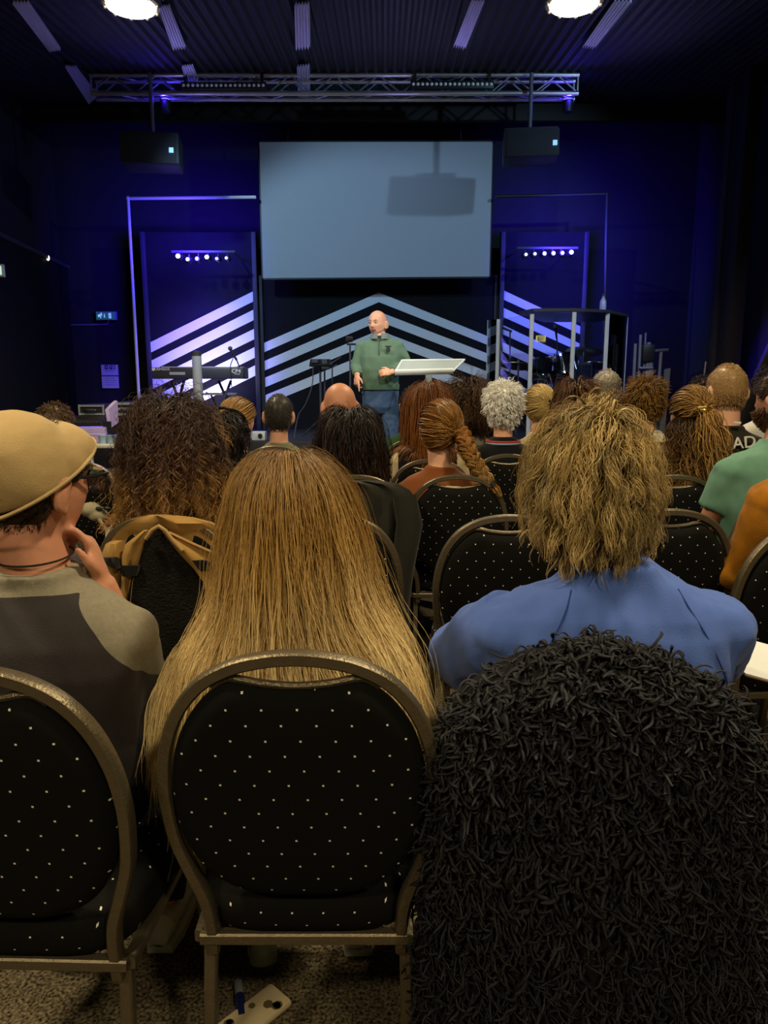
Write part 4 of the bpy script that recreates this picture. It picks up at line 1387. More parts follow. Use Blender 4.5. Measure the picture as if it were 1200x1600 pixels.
def hair_short(s, m, N=2200, L=0.018, w=0.0012, K=5, seed=2, crown=(0.1, -.45, .88), lift=0.6, thick=.006, wander=.15, up=0.0, name='hair', extra=0.0, keep=None, cu=None, grav=.05):
    rng = np.random.default_rng(seed)
    M = np3(s.M); H = np.array(s.H)
    d = scalp(rng, N, extra)
    if keep is not None: d = d[keep(d)]
    n_ = len(d)
    p, nn = head_surf(d, s.hs, .002 + thick * .4)
    c = np.array(crown) / np.linalg.norm(crown)
    away = d - c; t = away - nn * (away * nn).sum(1, keepdims=True); t /= np.linalg.norm(t, axis=1, keepdims=True) + 1e-6
    d0 = t + nn * lift + np.array([0, 0, up]); d0 /= np.linalg.norm(d0, axis=1, keepdims=True)
    LL = L * (.7 + .6 * rng.random(n_)) * np.interp(d[:, 2], [-.6, -.2, .3], [.45, .75, 1.0])
    root = p @ M.T + H
    Pp = grow(root, d0 @ M.T, LL, K, [(H, M, HEAD_R * s.hs, 1.0)], grav, .002 + thick * rng.random(n_), rng, wander, 3)
    if cu: Pp = curl(Pp, cu[0] * (.5 + rng.random(n_)), cu[1], rng, s.H)
    parts = [hair_cap(s, .002 + thick * .5, extra)] if keep is None else []
    parts.append(strand_tubes(Pp, w * taper(K, .9, .4)[None] * (.7 + .6 * rng.random(n_))[:, None], rng.random(n_), 3, .7, ref=s.H))
    V, F, S = join_np(parts)
    return np_object(name, V, F, m, s.body, S, origin=s.base)


def hair_pulled(s, tie, N=1600, w=0.0016, K=14, thick=.014, seed=3, sel=None, wander=.0):
    """strands drawn over the scalp to a tie point (head-space direction)"""
    rng = np.random.default_rng(seed)
    M = np3(s.M); H = np.array(s.H)
    d = scalp(rng, N)
    if sel is not None: d = d[sel(d)]
    n_ = len(d); tie = np.array(tie, float); tie /= np.linalg.norm(tie)
    t = np.linspace(0, 1, K)[None, :, None]
    om = np.arccos(np.clip(d @ tie, -.999, .999))[:, None, None]
    path = (np.sin((1 - t) * om) * d[:, None] + np.sin(t * om) * tie[None, None]) / np.sin(om)
    bend = smooth_noise(rng, n_, K, 4) * .05 * np.sin(math.pi * t)
    path = path + bend; path /= np.linalg.norm(path, axis=2, keepdims=True)
    off = (.004 + thick * rng.random(n_))[:, None] * (.35 + .9 * np.sin(math.pi * np.clip(t[..., 0] * .8 + .12, 0, 1)))
    p, nn = head_surf(path.reshape(-1, 3), s.hs, off.reshape(-1))
    Pp = (p @ M.T + H).reshape(n_, K, 3)
    return strand_tubes(Pp, w * (.7 + .6 * rng.random(n_))[:, None] * np.ones((1, K)), rng.random(n_), 3, .7, ref=s.H)


def bundle(path, rad, N, K, w, rng, rnd_lo=0.0, twist=0.0, wander=.1, tmap=(0.2, 1.0), ref=None):
    """a lock of N strands along a path with varying radius"""
    pth = catmull(path, 8); a = np.array([[q.x, q.y, q.z] for q in pth])
    x = np.linspace(0, 1, len(a)); xs = np.linspace(0, 1, K)
    c = np.stack([np.interp(xs, x, a[:, i]) for i in range(3)], 1)
    T = np.gradient(c, axis=0); T /= np.linalg.norm(T, axis=1, keepdims=True)
    A = np.cross(T, [0.13, .9, .3]); A /= np.linalg.norm(A, axis=1, keepdims=True); B = np.cross(T, A)
    rr = np.interp(xs, np.linspace(0, 1, len(rad)), rad)
    th = rng.uniform(0, 2 * math.pi, N); q = np.sqrt(rng.random(N))
    an = th[:, None] + twist * xs[None]
    Pp = c[None] + A[None] * (np.cos(an) * q[:, None] * rr[None])[..., None] + B[None] * (np.sin(an) * q[:, None] * rr[None])[..., None]
    Pp = Pp + smooth_noise(rng, N, K, 5) * (wander * rr)[None, :, None]
    V, F, S = strand_tubes(Pp, w * (.7 + .6 * rng.random(N))[:, None] * taper(K, 1, .3, .9)[None], rnd_lo + (1 - rnd_lo) * rng.random(N), 3, .8, ref=ref if ref is not None else c.mean(0) + [0, 1, 0])
    S[:, 1] = tmap[0] + (tmap[1] - tmap[0]) * S[:, 1]
    return V, F, S


def hair_object(s, parts, m, name='hair'):
    V, F, S = join_np(parts)
    return np_object(name, V, F, m, s.body, S, origin=s.base)


def braid(path, rad, turns, N, K, w, rng, tmap=(.2, 1.0)):
    pth = catmull(path, 10); a = np.array([[q.x, q.y, q.z] for q in pth])
    x = np.linspace(0, 1, len(a)); xs = np.linspace(0, 1, K)
    c = np.stack([np.interp(xs, x, a[:, i]) for i in range(3)], 1)
    T = np.gradient(c, axis=0); T /= np.linalg.norm(T, axis=1, keepdims=True)
    side = np.cross(T, [0, 1, 0]); side /= np.linalg.norm(side, axis=1, keepdims=True); dep = np.cross(side, T)
    rr = np.interp(xs, np.linspace(0, 1, len(rad)), rad)
    out = []
    for k in range(3):
        ph = 2 * math.pi * (turns * xs + k / 3)
        cc = c + side * (np.sin(ph) * rr * .62)[:, None] + dep * (np.sin(2 * ph) * rr * .42)[:, None]
        pts = [Vector(q) for q in cc]
        out.append(bundle(pts, list(rr * .62), N, K, w, rng, .1, 0, .06, tmap, ref=c.mean(0) + [0, 1, 0]))
    return out

# ---------------------------------------------------------------- the audience
def seat_for(s, label, back=0.24, rz=0.0):
    return chair(s.base.x, s.H.y - back, rz, label)


def slab_grid(pts, th, nrm=(0, 1, 0)):
    """closed cloth sheet from a grid of points, th thick along nrm"""
    ny, nx = len(pts), len(pts[0]); n = Vector(nrm) * th
    vs = [Vector(p) for r in pts for p in r]; N = len(vs); vs += [p + n for p in vs]
    fs = []
    for j in range(ny - 1):
        for k in range(nx - 1):
            a = j * nx + k
            fs.append((a, a + 1, a + nx + 1, a + nx)); fs.append((N + a, N + a + nx, N + a + nx + 1, N + a + 1))
    for k in range(nx - 1):
        fs.append((k, N + k, N + k + 1, k + 1)); a = (ny - 1) * nx + k; fs.append((a, a + 1, N + a + 1, N + a))
    for j in range(ny - 1):
        a = j * nx; fs.append((a, a + nx, N + a + nx, N + a)); a += nx - 1; fs.append((a, N + a, N + a + nx, a + nx))
    return vs, fs


# --- man in the flat cap
def cap_man():
    H = P(57, 757, 1.37)
    base = Vector((H.x, H.y - .035, 0))
    wr_ = P(158, 908, 1.39) - base; el = wr_ + Vector((.04, .06, -.24))
    M_RAGLAN = two_cloth('raglan jersey', '#8d8674', '#3a3536')
    def fn(c, s):
        x = c[:, 0] - s.H.x; z = c[:, 2] - s.zS
        seam = np.interp(-z, [-.06, -.02, 0.03, .10, .16, .25], [.085, .105, .140, .185, .205, .215])
        return np.maximum(np.minimum(np.abs(x) - seam, z + .40), z - .035)
    s = person('man in a tan flat cap and glasses resting his chin on his hand', H, 0.0, R(-28), R(-4), 0, sw=.200, skin=SKIN_R, hs=1.06, neck=.062, drop=.222,
               shirt=M_RAGLAN, shirt_fn=fn, sleeve='half', pants=M_DKJEAN, vox=.0065, svox=.007, shoes=M_TRAIN, tuck=.2,
               arm_r=(tuple(el), tuple(wr_), (-.22, .03, 1.0), (.95, .28, .15), [.55, .85, 1.0, 1.1]), wr=.006)
    hair_short(s, hair_mat('greying brown stubble hair', '#3a2a20', '#4a362a', '#5b4636'), 2600, .007, .0007, 4, lift=.5, thick=.002)
    M = s.M; T = lambda *q: s.H + M @ (Vector(q) * s.hs)
    mb = MB(); mb.ell(T(0, -.040, .028), (.102, .108, .108), M, 36, 24); mb.ell(T(0, .0, .040), (.097, .105, .078), M, 36, 20); mb.ell(T(0, .036, .060), (.088, .070, .058), M, 30, 18)
    me = remesh(mb, .005, 12)
    co = mesh_np(me); Mi = np3(M); loc = (co - np.array(s.H)) @ Mi
    cut = -.050 + (loc[:, 1] + .12) * .60
    loc[:, 2] = np.maximum(loc[:, 2], cut)
    me.vertices.foreach_set('co', (loc @ Mi.T + np.array(s.H)).ravel()); me.update()
    wrinkle(me, .002, 14)
    M_CAP = cloth('tan cotton cap', '#b59a6c', var=.08, bump=.35, bscale=500)
    cap = link_mesh('flat_cap', me, M_CAP, s.body, s.base)
    mb = MB(); ring = []
    for k in range(41):
        a = math.pi * (.5 + 2 * k / 40); y = .122 * math.sin(a) - .022; x = .1035 * math.cos(a)
        ring.append(T(x, y, -.046 + (y + .12) * .60))
    mb.tube(ring, .0035, 6); mb.build('sweatband', M_CAP, cap)
    mb = MB(); rings = []
    for (f_, z) in ((0, .002), (1, .0)):
        pass
    br = [T(x, y, .035 + z) for x, y, z in ((-.080, .055, 0), (-.066, .088, -.004), (-.03, .106, -.007), (.03, .106, -.007), (.066, .088, -.004), (.080, .055, 0))]
    mb.slab(br, M @ Vector((0, .2, 1)), .006); mb.build('cap_brim', M_CAP, cap)
    for i in range(9):
        mb = MB(); a = T(.045 + .002 * i, -.118 + .004 * i, -.006 + .0095 * i); b = T(.058 + .002 * i, -.112 + .004 * i, -.010 + .0095 * i)
        n = (a - T(0, 0, .03)).normalized() * .0035
        mb.tube([a + n, b + n], .0012, 6); mb.build('embroidery_stitch', mat('tan thread', '#a58a5c', .8), cap)
    M_GL = mat('black acetate', (.012, .012, .014), .3)
    g = MB()
    for sx in (-1, 1):
        g.tube([T(sx * .066, .098, .020), T(sx * .080, .05, .016), T(sx * .083, -.012, .016), T(sx * .083, -.036, .004), T(sx * .082, -.046, -.030)], [.0034, .0032, .003, .0036, .0036], 8)
        rim = []
        for k in range(25):
            a = 2 * math.pi * k / 24; ca, sa = math.cos(a), math.sin(a)
            rim.append(T(sx * .037 + .028 * math.copysign(abs(ca) ** .6, ca), .104 - abs(sx * .037 + .028 * ca) * .10, .004 + .021 * math.copysign(abs(sa) ** .6, sa)))
        g.tube(rim, .0024, 8)
    g.tube([T(-.010, .104, .012), T(0, .107, .015), T(.010, .104, .012)], .0026, 8)
    go = g.build('glasses', M_GL, s.body)
    for sx in (-1, 1):
        mb = MB(); mb.ell(T(sx * .037, .1015, .004), (.026, .0012, .0195), M, 20, 8)
        mb.build('lens', mat('spectacle lens', (.9, .95, 1), .02, 0, .5, trans=1.0, alpha=.25), go)
    mb = MB(); ring = []
    for k in range(33):
        a = 2 * math.pi * k / 32
        ring.append(s.f(.0665 * math.cos(a), .006 + .0665 * math.sin(a), s.zS + .094 + .006 * math.sin(a)))
    mb.tube(ring, .0022, 6); mb.build('cord_necklace', M_DKSHOE, s.body)
    return s


cap_man()

# --- woman with long blonde hair
def blonde():
    s = person('woman with very long straight blonde hair in a cream top', P(452, 806, 1.36), 0, 0, 0, sw=.185, shirt=cloth('cream knit', '#cdb88f', var=.1), pants=cloth('light trousers', '#b9a888'),
               shoes=M_TRAIN, vox=.009, drop=.225, neck=.048, wr=.006, tuck=.2)
    def bias(p, t):
        b = np.zeros_like(p); dx = p[:, 0] - s.H.x
        low = np.clip((1.04 - p[:, 2]) / .08, 0, 1) * np.clip((p[:, 2] - .84) / .06, 0, 1)
        b[:, 0] = np.sign(dx) * np.clip(np.abs(dx) * 2.2, 0, .22) * low + .02
        b[:, 1] = -.03
        return b
    m = hair_mat('honey blonde hair', '#704f28', '#b88f4c', '#ffe6ac', .34, .72, rough=.38, var=.30, spec=.5)
    hair_down(s, m, 13000, .60, 26, .00052, .014, .42, .05, (420, .40), (.003, .18), 11, (0, .12, .99), .10, bias, 1200, .002, .06)
    g = [[P(u, v, 1.235 - .006 * math.sin(k * 1.7)) for k, (u, v) in enumerate(r)] for r in ([(326, 1372), (345, 1380), (372, 1392), (405, 1402), (450, 1408), (500, 1412)], [(328, 1390), (342, 1398), (370, 1408), (405, 1414), (450, 1416), (500, 1416)], [(332, 1404), (345, 1410), (372, 1415), (405, 1418), (450, 1419), (500, 1418)])]
    mb = MB(); mb.add(*slab_grid(g, .006)); mb.build('top_hem', MATS['cream knit'], s.body)
    return s


blonde()

# --- woman in the blue shirt
def blue_woman():
    M_BLUE = cloth('blue cotton jersey', '#5470c0', var=.08, bump=.2)
    H = P(922, 772, 1.38)
    s = person('woman with bushy light brown hair in a blue top', H, 0.02, .02, 0, xoff=.040, sw=.236, shirt=M_BLUE, fat=1.16, sleeve='half', drop=.192, arm_l=((-.275, .15, .765), (-.12, .35, .71), (.5, 1, -.2), (0, .3, 1)), arm_r=((.275, .15, .765), (.215, .33, .700), (.8, .35, 0), (0, .1, 1), [.15, .2, .25, .3]), neck=.056,
               vox=.009, svox=.006, wr=.011, skin=SKIN_R, slope=.02)
    for sx in (-1, 1):
        path = []
        for (x, z) in ((.098, .03), (.112, .0), (.135, -.04), (.162, -.09), (.188, -.14), (.208, -.20), (.222, -.26)):
            q = s.f(sx * x, -.3, s.zS + z) - s.base
            ok, loc, nor, _ = s.shirt.ray_cast(q, Vector((0, 1, 0)))
            if ok: path.append(s.base + loc + nor * .0004)
        if len(path) > 2:
            mb = MB(); mb.tube(catmull(path, 5), .0018, 6); mb.build('sleeve_seam', cloth('blue seam', '#33478c'), s.body)
    m = hair_mat('sandy brown hair', '#604a26', '#927843', '#dcbf84', .3, 1.0, rough=.38, var=.7, spec=.45)
    hair_down(s, m, 12000, .140, 18, .0006, .034, .30, .06, (300, .60), (.005, .07), 12, (.14, -.80, .58), .03, None, 1800, .0025, .15, layer=.40)
    # paper in her lap
    t = empty('booklet', s.f(.30, .22, .70), 0, 'open cream booklet held beside the woman in blue', 'booklet')
    a = P(1165, 1052, 1.50); b = P(1215, 1075, 1.50); d_ = Vector((-.02, .24, .03))
    mb = MB(); mb.slab([a, b + Vector((.12, 0, -.02)), b + Vector((.12, 0, -.02)) + d_, a + d_], (0, 0, 1), .004); mb.build('page', M_PAPER, t)
    mb = MB(); mb.slab([a + Vector((0, 0, -.005)), b + Vector((.12, 0, -.025)), b + Vector((.12, 0, -.025)) + d_, a + d_ + Vector((0, 0, -.005))], (0, 0, 1), .002); mb.build('cover', cloth('card cover', '#a8622e'), t)
    return s


blue_woman()

# --- curly-haired woman and the tan coat on her chair
def curly_woman():
    s = person('woman with voluminous dark curly hair with lighter ends in a white top', P(266, 700, 2.44), -.03, .05, 0, sw=.195, shirt=cloth('white cotton', '#cfcabd'), vox=.012, drop=.23)
    m = hair_mat('dark curls with light ends', '#22130b', '#47291a', '#c89650', .6, 1.0, rough=.40, var=.5, spec=.5)
    hair_down(s, m, 8000, .34, 34, .0008, .045, .25, .05, (380, .78), (.010, .060), 13, (0, -.2, .97), .12, None, 2000, .004, .13, layer=.30)
    seat_for
    return s


curly_woman()


def tan_coat():
    Y = 2.13
    t = empty('tan_coat', P(250, 940, Y), 0, 'tan suede coat with black lining hung on the chair of the curly-haired woman', 'coat')
    M_TAN = cloth('tan suede', '#9a7740', var=.14, bump=.2, vscale=14)
    M_FLC = mat('black sherpa lining', (.012, .011, .010), .95, var=.5, vscale=90, bump=1.0, bscale=150, bdist=.012, spec=.1)
    M_TRIM = cloth('black trim', '#121010')
    def sheet(name, rows, yf, m, nx=22, th=.02):
        g = []
        for (v, u0, u1) in rows:
            r = []
            for k in range(nx):
                f_ = k / (nx - 1); u = u0 + (u1 - u0) * f_
                r.append(P(u, v, Y + yf(f_, v)))
            g.append(r)
        mb = MB(); mb.add(*slab_grid(g, th)); return mb.build(name, m, t, smooth=60)
    fold = lambda a, n, ph: (lambda f_, v: a * math.sin(n * f_ * 6.28 + ph + v * .01) - .02)
    # lining first (farther), then the tan fronts nearer to the camera
    sheet('lining', [(826, 238, 256), (840, 228, 268), (860, 221, 285), (880, 215, 305), (905, 205, 322), (940, 198, 332), (1000, 196, 336), (1060, 196, 338)], fold(.006, 1, 0), M_FLC)
    sheet('coat_shoulder', [(806, 232, 262), (810, 214, 300), (818, 200, 330), (830, 185, 350), (846, 172, 362), (860, 160, 366), (882, 152, 366)], lambda f_, v: .034 + .010 * math.sin(9 * f_) - .03 * math.sin(math.pi * f_) * (v < 830), M_TAN, 26)
    sheet('coat_front', [(830, 222, 234), (850, 196, 226), (870, 190, 219), (890, 189, 214), (910, 189, 207), (940, 188, 204), (1000, 186, 203)], fold(.010, 1, .5), M_TAN, 10)
    sheet('coat_front', [(832, 254, 262), (850, 268, 300), (870, 284, 345), (888, 302, 362), (910, 318, 360), (925, 322, 350), (960, 330, 352)], fold(.010, 1, 1.0), M_TAN, 12)
    sheet('sleeve', [(850, 165, 188), (868, 158, 190), (890, 154, 190), (910, 156, 188), (935, 162, 188), (990, 168, 188)], lambda f_, v: -.035 * math.sin(math.pi * f_) + .006 * math.sin(v * .12), M_TAN, 12, .05)
    sheet('trim_band', [(884, 190, 217), (892, 190, 216), (900, 190, 212)], lambda f_, v: -.034, M_TRIM, 8, .012)
    sheet('trim_band', [(872, 156, 186), (880, 158, 189), (888, 172, 189)], lambda f_, v: -.055 * math.sin(math.pi * f_) - .01, M_TRIM, 8, .012)
    sheet('trim_band', [(876, 300, 318), (884, 306, 345), (892, 312, 348)], lambda f_, v: -.034, M_TRIM, 8, .012)
    mb = MB(); mb.tube([P(228, 842, Y - .04), P(238, 828, Y - .045), (P(248, 822, Y - .047)), P(258, 829, Y - .045), P(268, 842, Y - .04), P(285, 860, Y - .04)], .006, 8); mb.build('lining_edge', cloth('pale suede edge', '#b08c58'), t)


tan_coat()


# --- person at the right edge in ochre
def ochre():
    s = person('person in a creased ochre jacket cut off by the right edge', P(1288, 650, 2.32), .05, .05, 0, sw=.215, shirt=cloth('ochre corduroy', '#96600f', var=.35, vscale=18, bump=.4), vox=.012, svox=.008, wr=.013, drop=.20, fat=1.1)
    hair_short(s, hair_mat('plain brown hair', '#2a1a10', '#3a2616', '#4a3220'), 1200, .03, .0016)
ochre()

# --- third row
def plaid_mat():
    m = bpy.data.materials.new('dark plaid flannel'); m.use_nodes = True
    nt = m.node_tree; b = nt.nodes['Principled BSDF']
    tc = nt.nodes.new('ShaderNodeTexCoord')
    cols = []
    for ax in ('X', 'Z'):
        w = nt.nodes.new('ShaderNodeTexWave'); w.bands_direction = ax; w.inputs['Scale'].default_value = 4.2; w.inputs['Distortion'].default_value = .4
        nt.links.new(tc.outputs['Object'], w.inputs['Vector']); r = nt.nodes.new('ShaderNodeValToRGB')
        r.color_ramp.elements[0].position = .45; r.color_ramp.elements[0].color = (.03, .03, .04, 1); r.color_ramp.elements[1].position = .8; r.color_ramp.elements[1].color = (.16, .19, .30, 1)
        nt.links.new(w.outputs['Fac'], r.inputs[0]); cols.append(r)
    mx = nt.nodes.new('ShaderNodeMix'); mx.data_type = 'RGBA'; mx.blend_type = 'ADD'; mx.inputs[0].default_value = .8
    nt.links.new(cols[0].outputs[0], mx.inputs[6]); nt.links.new(cols[1].outputs[0], mx.inputs[7]); nt.links.new(mx.outputs[2], b.inputs['Base Color'])
    b.inputs['Roughness'].default_value = .9
    return m


def row3():
    s = person('woman with dark brown shoulder-length hair in a dark plaid shirt', P(549, 683, 3.38), 0, .1, 0, sw=.19, shirt=plaid_mat(), drop=.225)
    hair_down(s, hair_mat('dark brown hair', '#140c09', '#22150f', '#3a2618', .5, 1, var=.6), 2600, .36, 20, .0013, .030, .34, .06, (160, .6), (.005, .12), 21, (0, .1, .98), .12, None, 700, .005, .12)
    # jacket over the back of her chair
    Y = 3.08; t = empty('dark_jacket', P(590, 900, Y), 0, 'dark grey jacket hung over the chair of the woman in plaid', 'jacket')
    Mj = cloth('dark grey jacket cloth', '#26241f', var=.3, vscale=7)
    rows = [(752, 470, 590), (757, 466, 622), (766, 462, 640), (780, 460, 650), (800, 460, 648), (840, 460, 640), (900, 462, 640), (960, 465, 642), (1020, 468, 645)]
    g = [[P(u0 + (u1 - u0) * k / 27, v, Y - .02 - .05 * math.sin(math.pi * k / 27) + .012 * math.sin(k * 1.1 + v * .03)) for k in range(28)] for (v, u0, u1) in rows]
    mb = MB(); mb.add(*slab_grid(g, .03)); mb.build('jacket_back', Mj, t, smooth=60)
    mb = MB(); mb.tube([P(632, 775, Y - .05), P(640, 820, Y - .07), P(630, 880, Y - .06), P(622, 950, Y - .05), P(628, 1010, Y - .05)], [.05, .055, .05, .045, .04], 14); mb.build('sleeve', Mj, t)
    # braid woman
    s = person('woman with highlighted hair in a thick braid and a rust brown shirt', P(688, 672, 3.38), 0, -.25, -.05, sw=.20, shirt=cloth('rust brown cotton', '#74401f', var=.15), drop=.225, wr=.008, svox=.009)
    rng = np.random.default_rng(22)
    m = hair_mat('brown hair with golden streaks', '#6a431a', '#8a5a22', '#8d7040', .35, 1.0, var=.65)
    tie = s.M.transposed() @ (P(722, 676, s.H.y - .10) - s.H)
    b0 = P(722, 676, s.H.y - .105)
    path = [b0, P(728, 694, s.H.y - .16), P(738, 716, s.H.y - .19), P(752, 738, s.H.y - .22), P(768, 757, s.H.y - .25)]
    parts = [hair_cap(s, .008), hair_pulled(s, tie, 2000, .0018, 16, .022, 5)] + braid(path, [.030, .036, .034, .029, .022], 2.6, 120, 60, .0016, rng)
    parts.append(bundle([path[-1], P(775, 766, s.H.y - .25), P(783, 776, s.H.y - .26)], [.014, .018, .006], 80, 12, .0014, rng))
    hair_object(s, parts, m)
    mb = MB(); q = path[-1]; mb.tube([q + Vector((-.008, 0, .008)), q + Vector((.008, 0, -.008))], .019, 12); mb.build('hair_tie', M_DKSHOE, s.body)
    # half-up wavy hair
    s = person('woman with long wavy highlighted hair half pinned up with a gold clip', P(1080, 650, 3.40), 0, -.2, -.05, sw=.18, hs=.97, shirt=cloth('dark brown knit', '#2c1d14'), drop=.225)
    tie = s.M.transposed() @ (P(1102, 640, s.H.y - .1) - s.H)
    rng = np.random.default_rng(23)
    m = hair_mat('dark hair with gold streaks', '#6b4a1f', '#96703a', '#7d6038', .35, 1.0, var=.7)
    up = hair_pulled(s, tie, 1500, .0019, 16, .024, 6, sel=lambda d: d[:, 2] > -.1)
    tail = bundle([P(1102, 640, s.H.y - .11), P(1108, 660, s.H.y - .15), P(1112, 690, s.H.y - .17), P(1120, 730, s.H.y - .19), P(1132, 768, s.H.y - .2)], [.018, .045, .065, .07, .05], 420, 26, .0018, rng, wander=.25)
    hair_object(s, [hair_cap(s, .008), up], m, 'hair_top')
    hair_down(s, hair_mat('wavy brown lengths', '#38240f', '#664824', '#a07c46', .4, 1, var=.6), 2300, .44, 26, .0015, .030, .32, .06, (150, .7), (.012, .09), 24, (0, .3, .95), .10, lambda p, t: np.array([.03, -.03, 0]), 600, .005, .1, sel=lambda d: d[:, 2] < .0)
    V, F, S = tail; np_object('hair_tail', V, F, m, s.body, S, origin=s.base)
    q = P(1101, 641, s.H.y - .145); mb = MB(); mb.ell(q, (.026, .016, .012)); mb.tube([q + Vector((-.03, 0, .008)), q + Vector((0, -.014, .014)), q + Vector((.03, 0, .004))], .006, 8)
    mb.build('hair_clip', mat('gold metal', (.8, .55, .18), .25, 1.0), s.body)
    # man in the sea-green shirt at the edge
    s = person('bearded man in a sea-green t-shirt at the right edge', P(1217, 628, 2.95), 0, .5, 0, sw=.218, shirt=cloth('sea green cotton', '#648f7d'), sleeve='short', fat=1.15, skin=SKIN_R, hs=.98, drop=.215, svox=.009, wr=.01)
    hair_short(s, hair_mat('dark brown short hair', '#2a1a10', '#38251a', '#4a3526'), 1300, .012, .0015)
    rng = np.random.default_rng(31); d = rng.normal(size=(9000, 3)); d /= np.linalg.norm(d, axis=1, keepdims=True)
    d = d[(d[:, 1] > -.05) & (d[:, 2] < -.12 - .25 * d[:, 1]) & (d[:, 2] > -.95)][:900]
    p, nn = head_surf(d, s.hs, .001); M = np3(s.M); root = p @ M.T + np.array(s.H)
    Pp = grow(root, (nn * .6 + np.array([0, .1, -.7])) @ M.T, np.full(len(d), .02), 5, [], .2, np.zeros(len(d)), rng, .3, 3)
    V, F, S = strand_tubes(Pp, np.full((len(d), 5), .0018), rng.random(len(d)), 3, .8, ref=s.H)
    np_object('beard', V, F, hair_mat('reddish beard', '#3a2213', '#4f301a', '#5f3c22'), s.body, S, origin=s.base)
    # man with short ginger hair
    s = person('young man with short ginger hair in a black t-shirt with white print', P(1135, 612, 3.95), .1, .05, 0, sw=.225, shirt=cloth('washed black cotton', '#2b2620'), sleeve='short', skin=SKIN_P, hs=1.16, neck=.066, drop=.245, svox=.008)
    hair_short(s, hair_mat('ginger hair', '#937347', '#b08d5e', '#c6a478', var=.3), 3000, .010, .0010, 5, 8, lift=.4, thick=.006)
    text_obj('shirt_print', 'RAD', .085, Matrix.Translation(P(1155, 693, s.base.y - .122)) @ Matrix.Rotation(R(-6), 4, 'Y') @ Matrix.Rotation(R(90), 4, 'X'), mat('white print', (.75, .75, .72), .7), s.body, .004)
    mb = MB(); mb.box(P(1152, 660, s.base.y - .099), (.038, .006, .010), Euler((0, R(6), 0))); mb.build('neck_label', mat('white print', (.75, .75, .72), .7), s.body)
    seat_for(s, 'chair behind the ginger-haired man, mostly hidden', .26, .1)


row3()

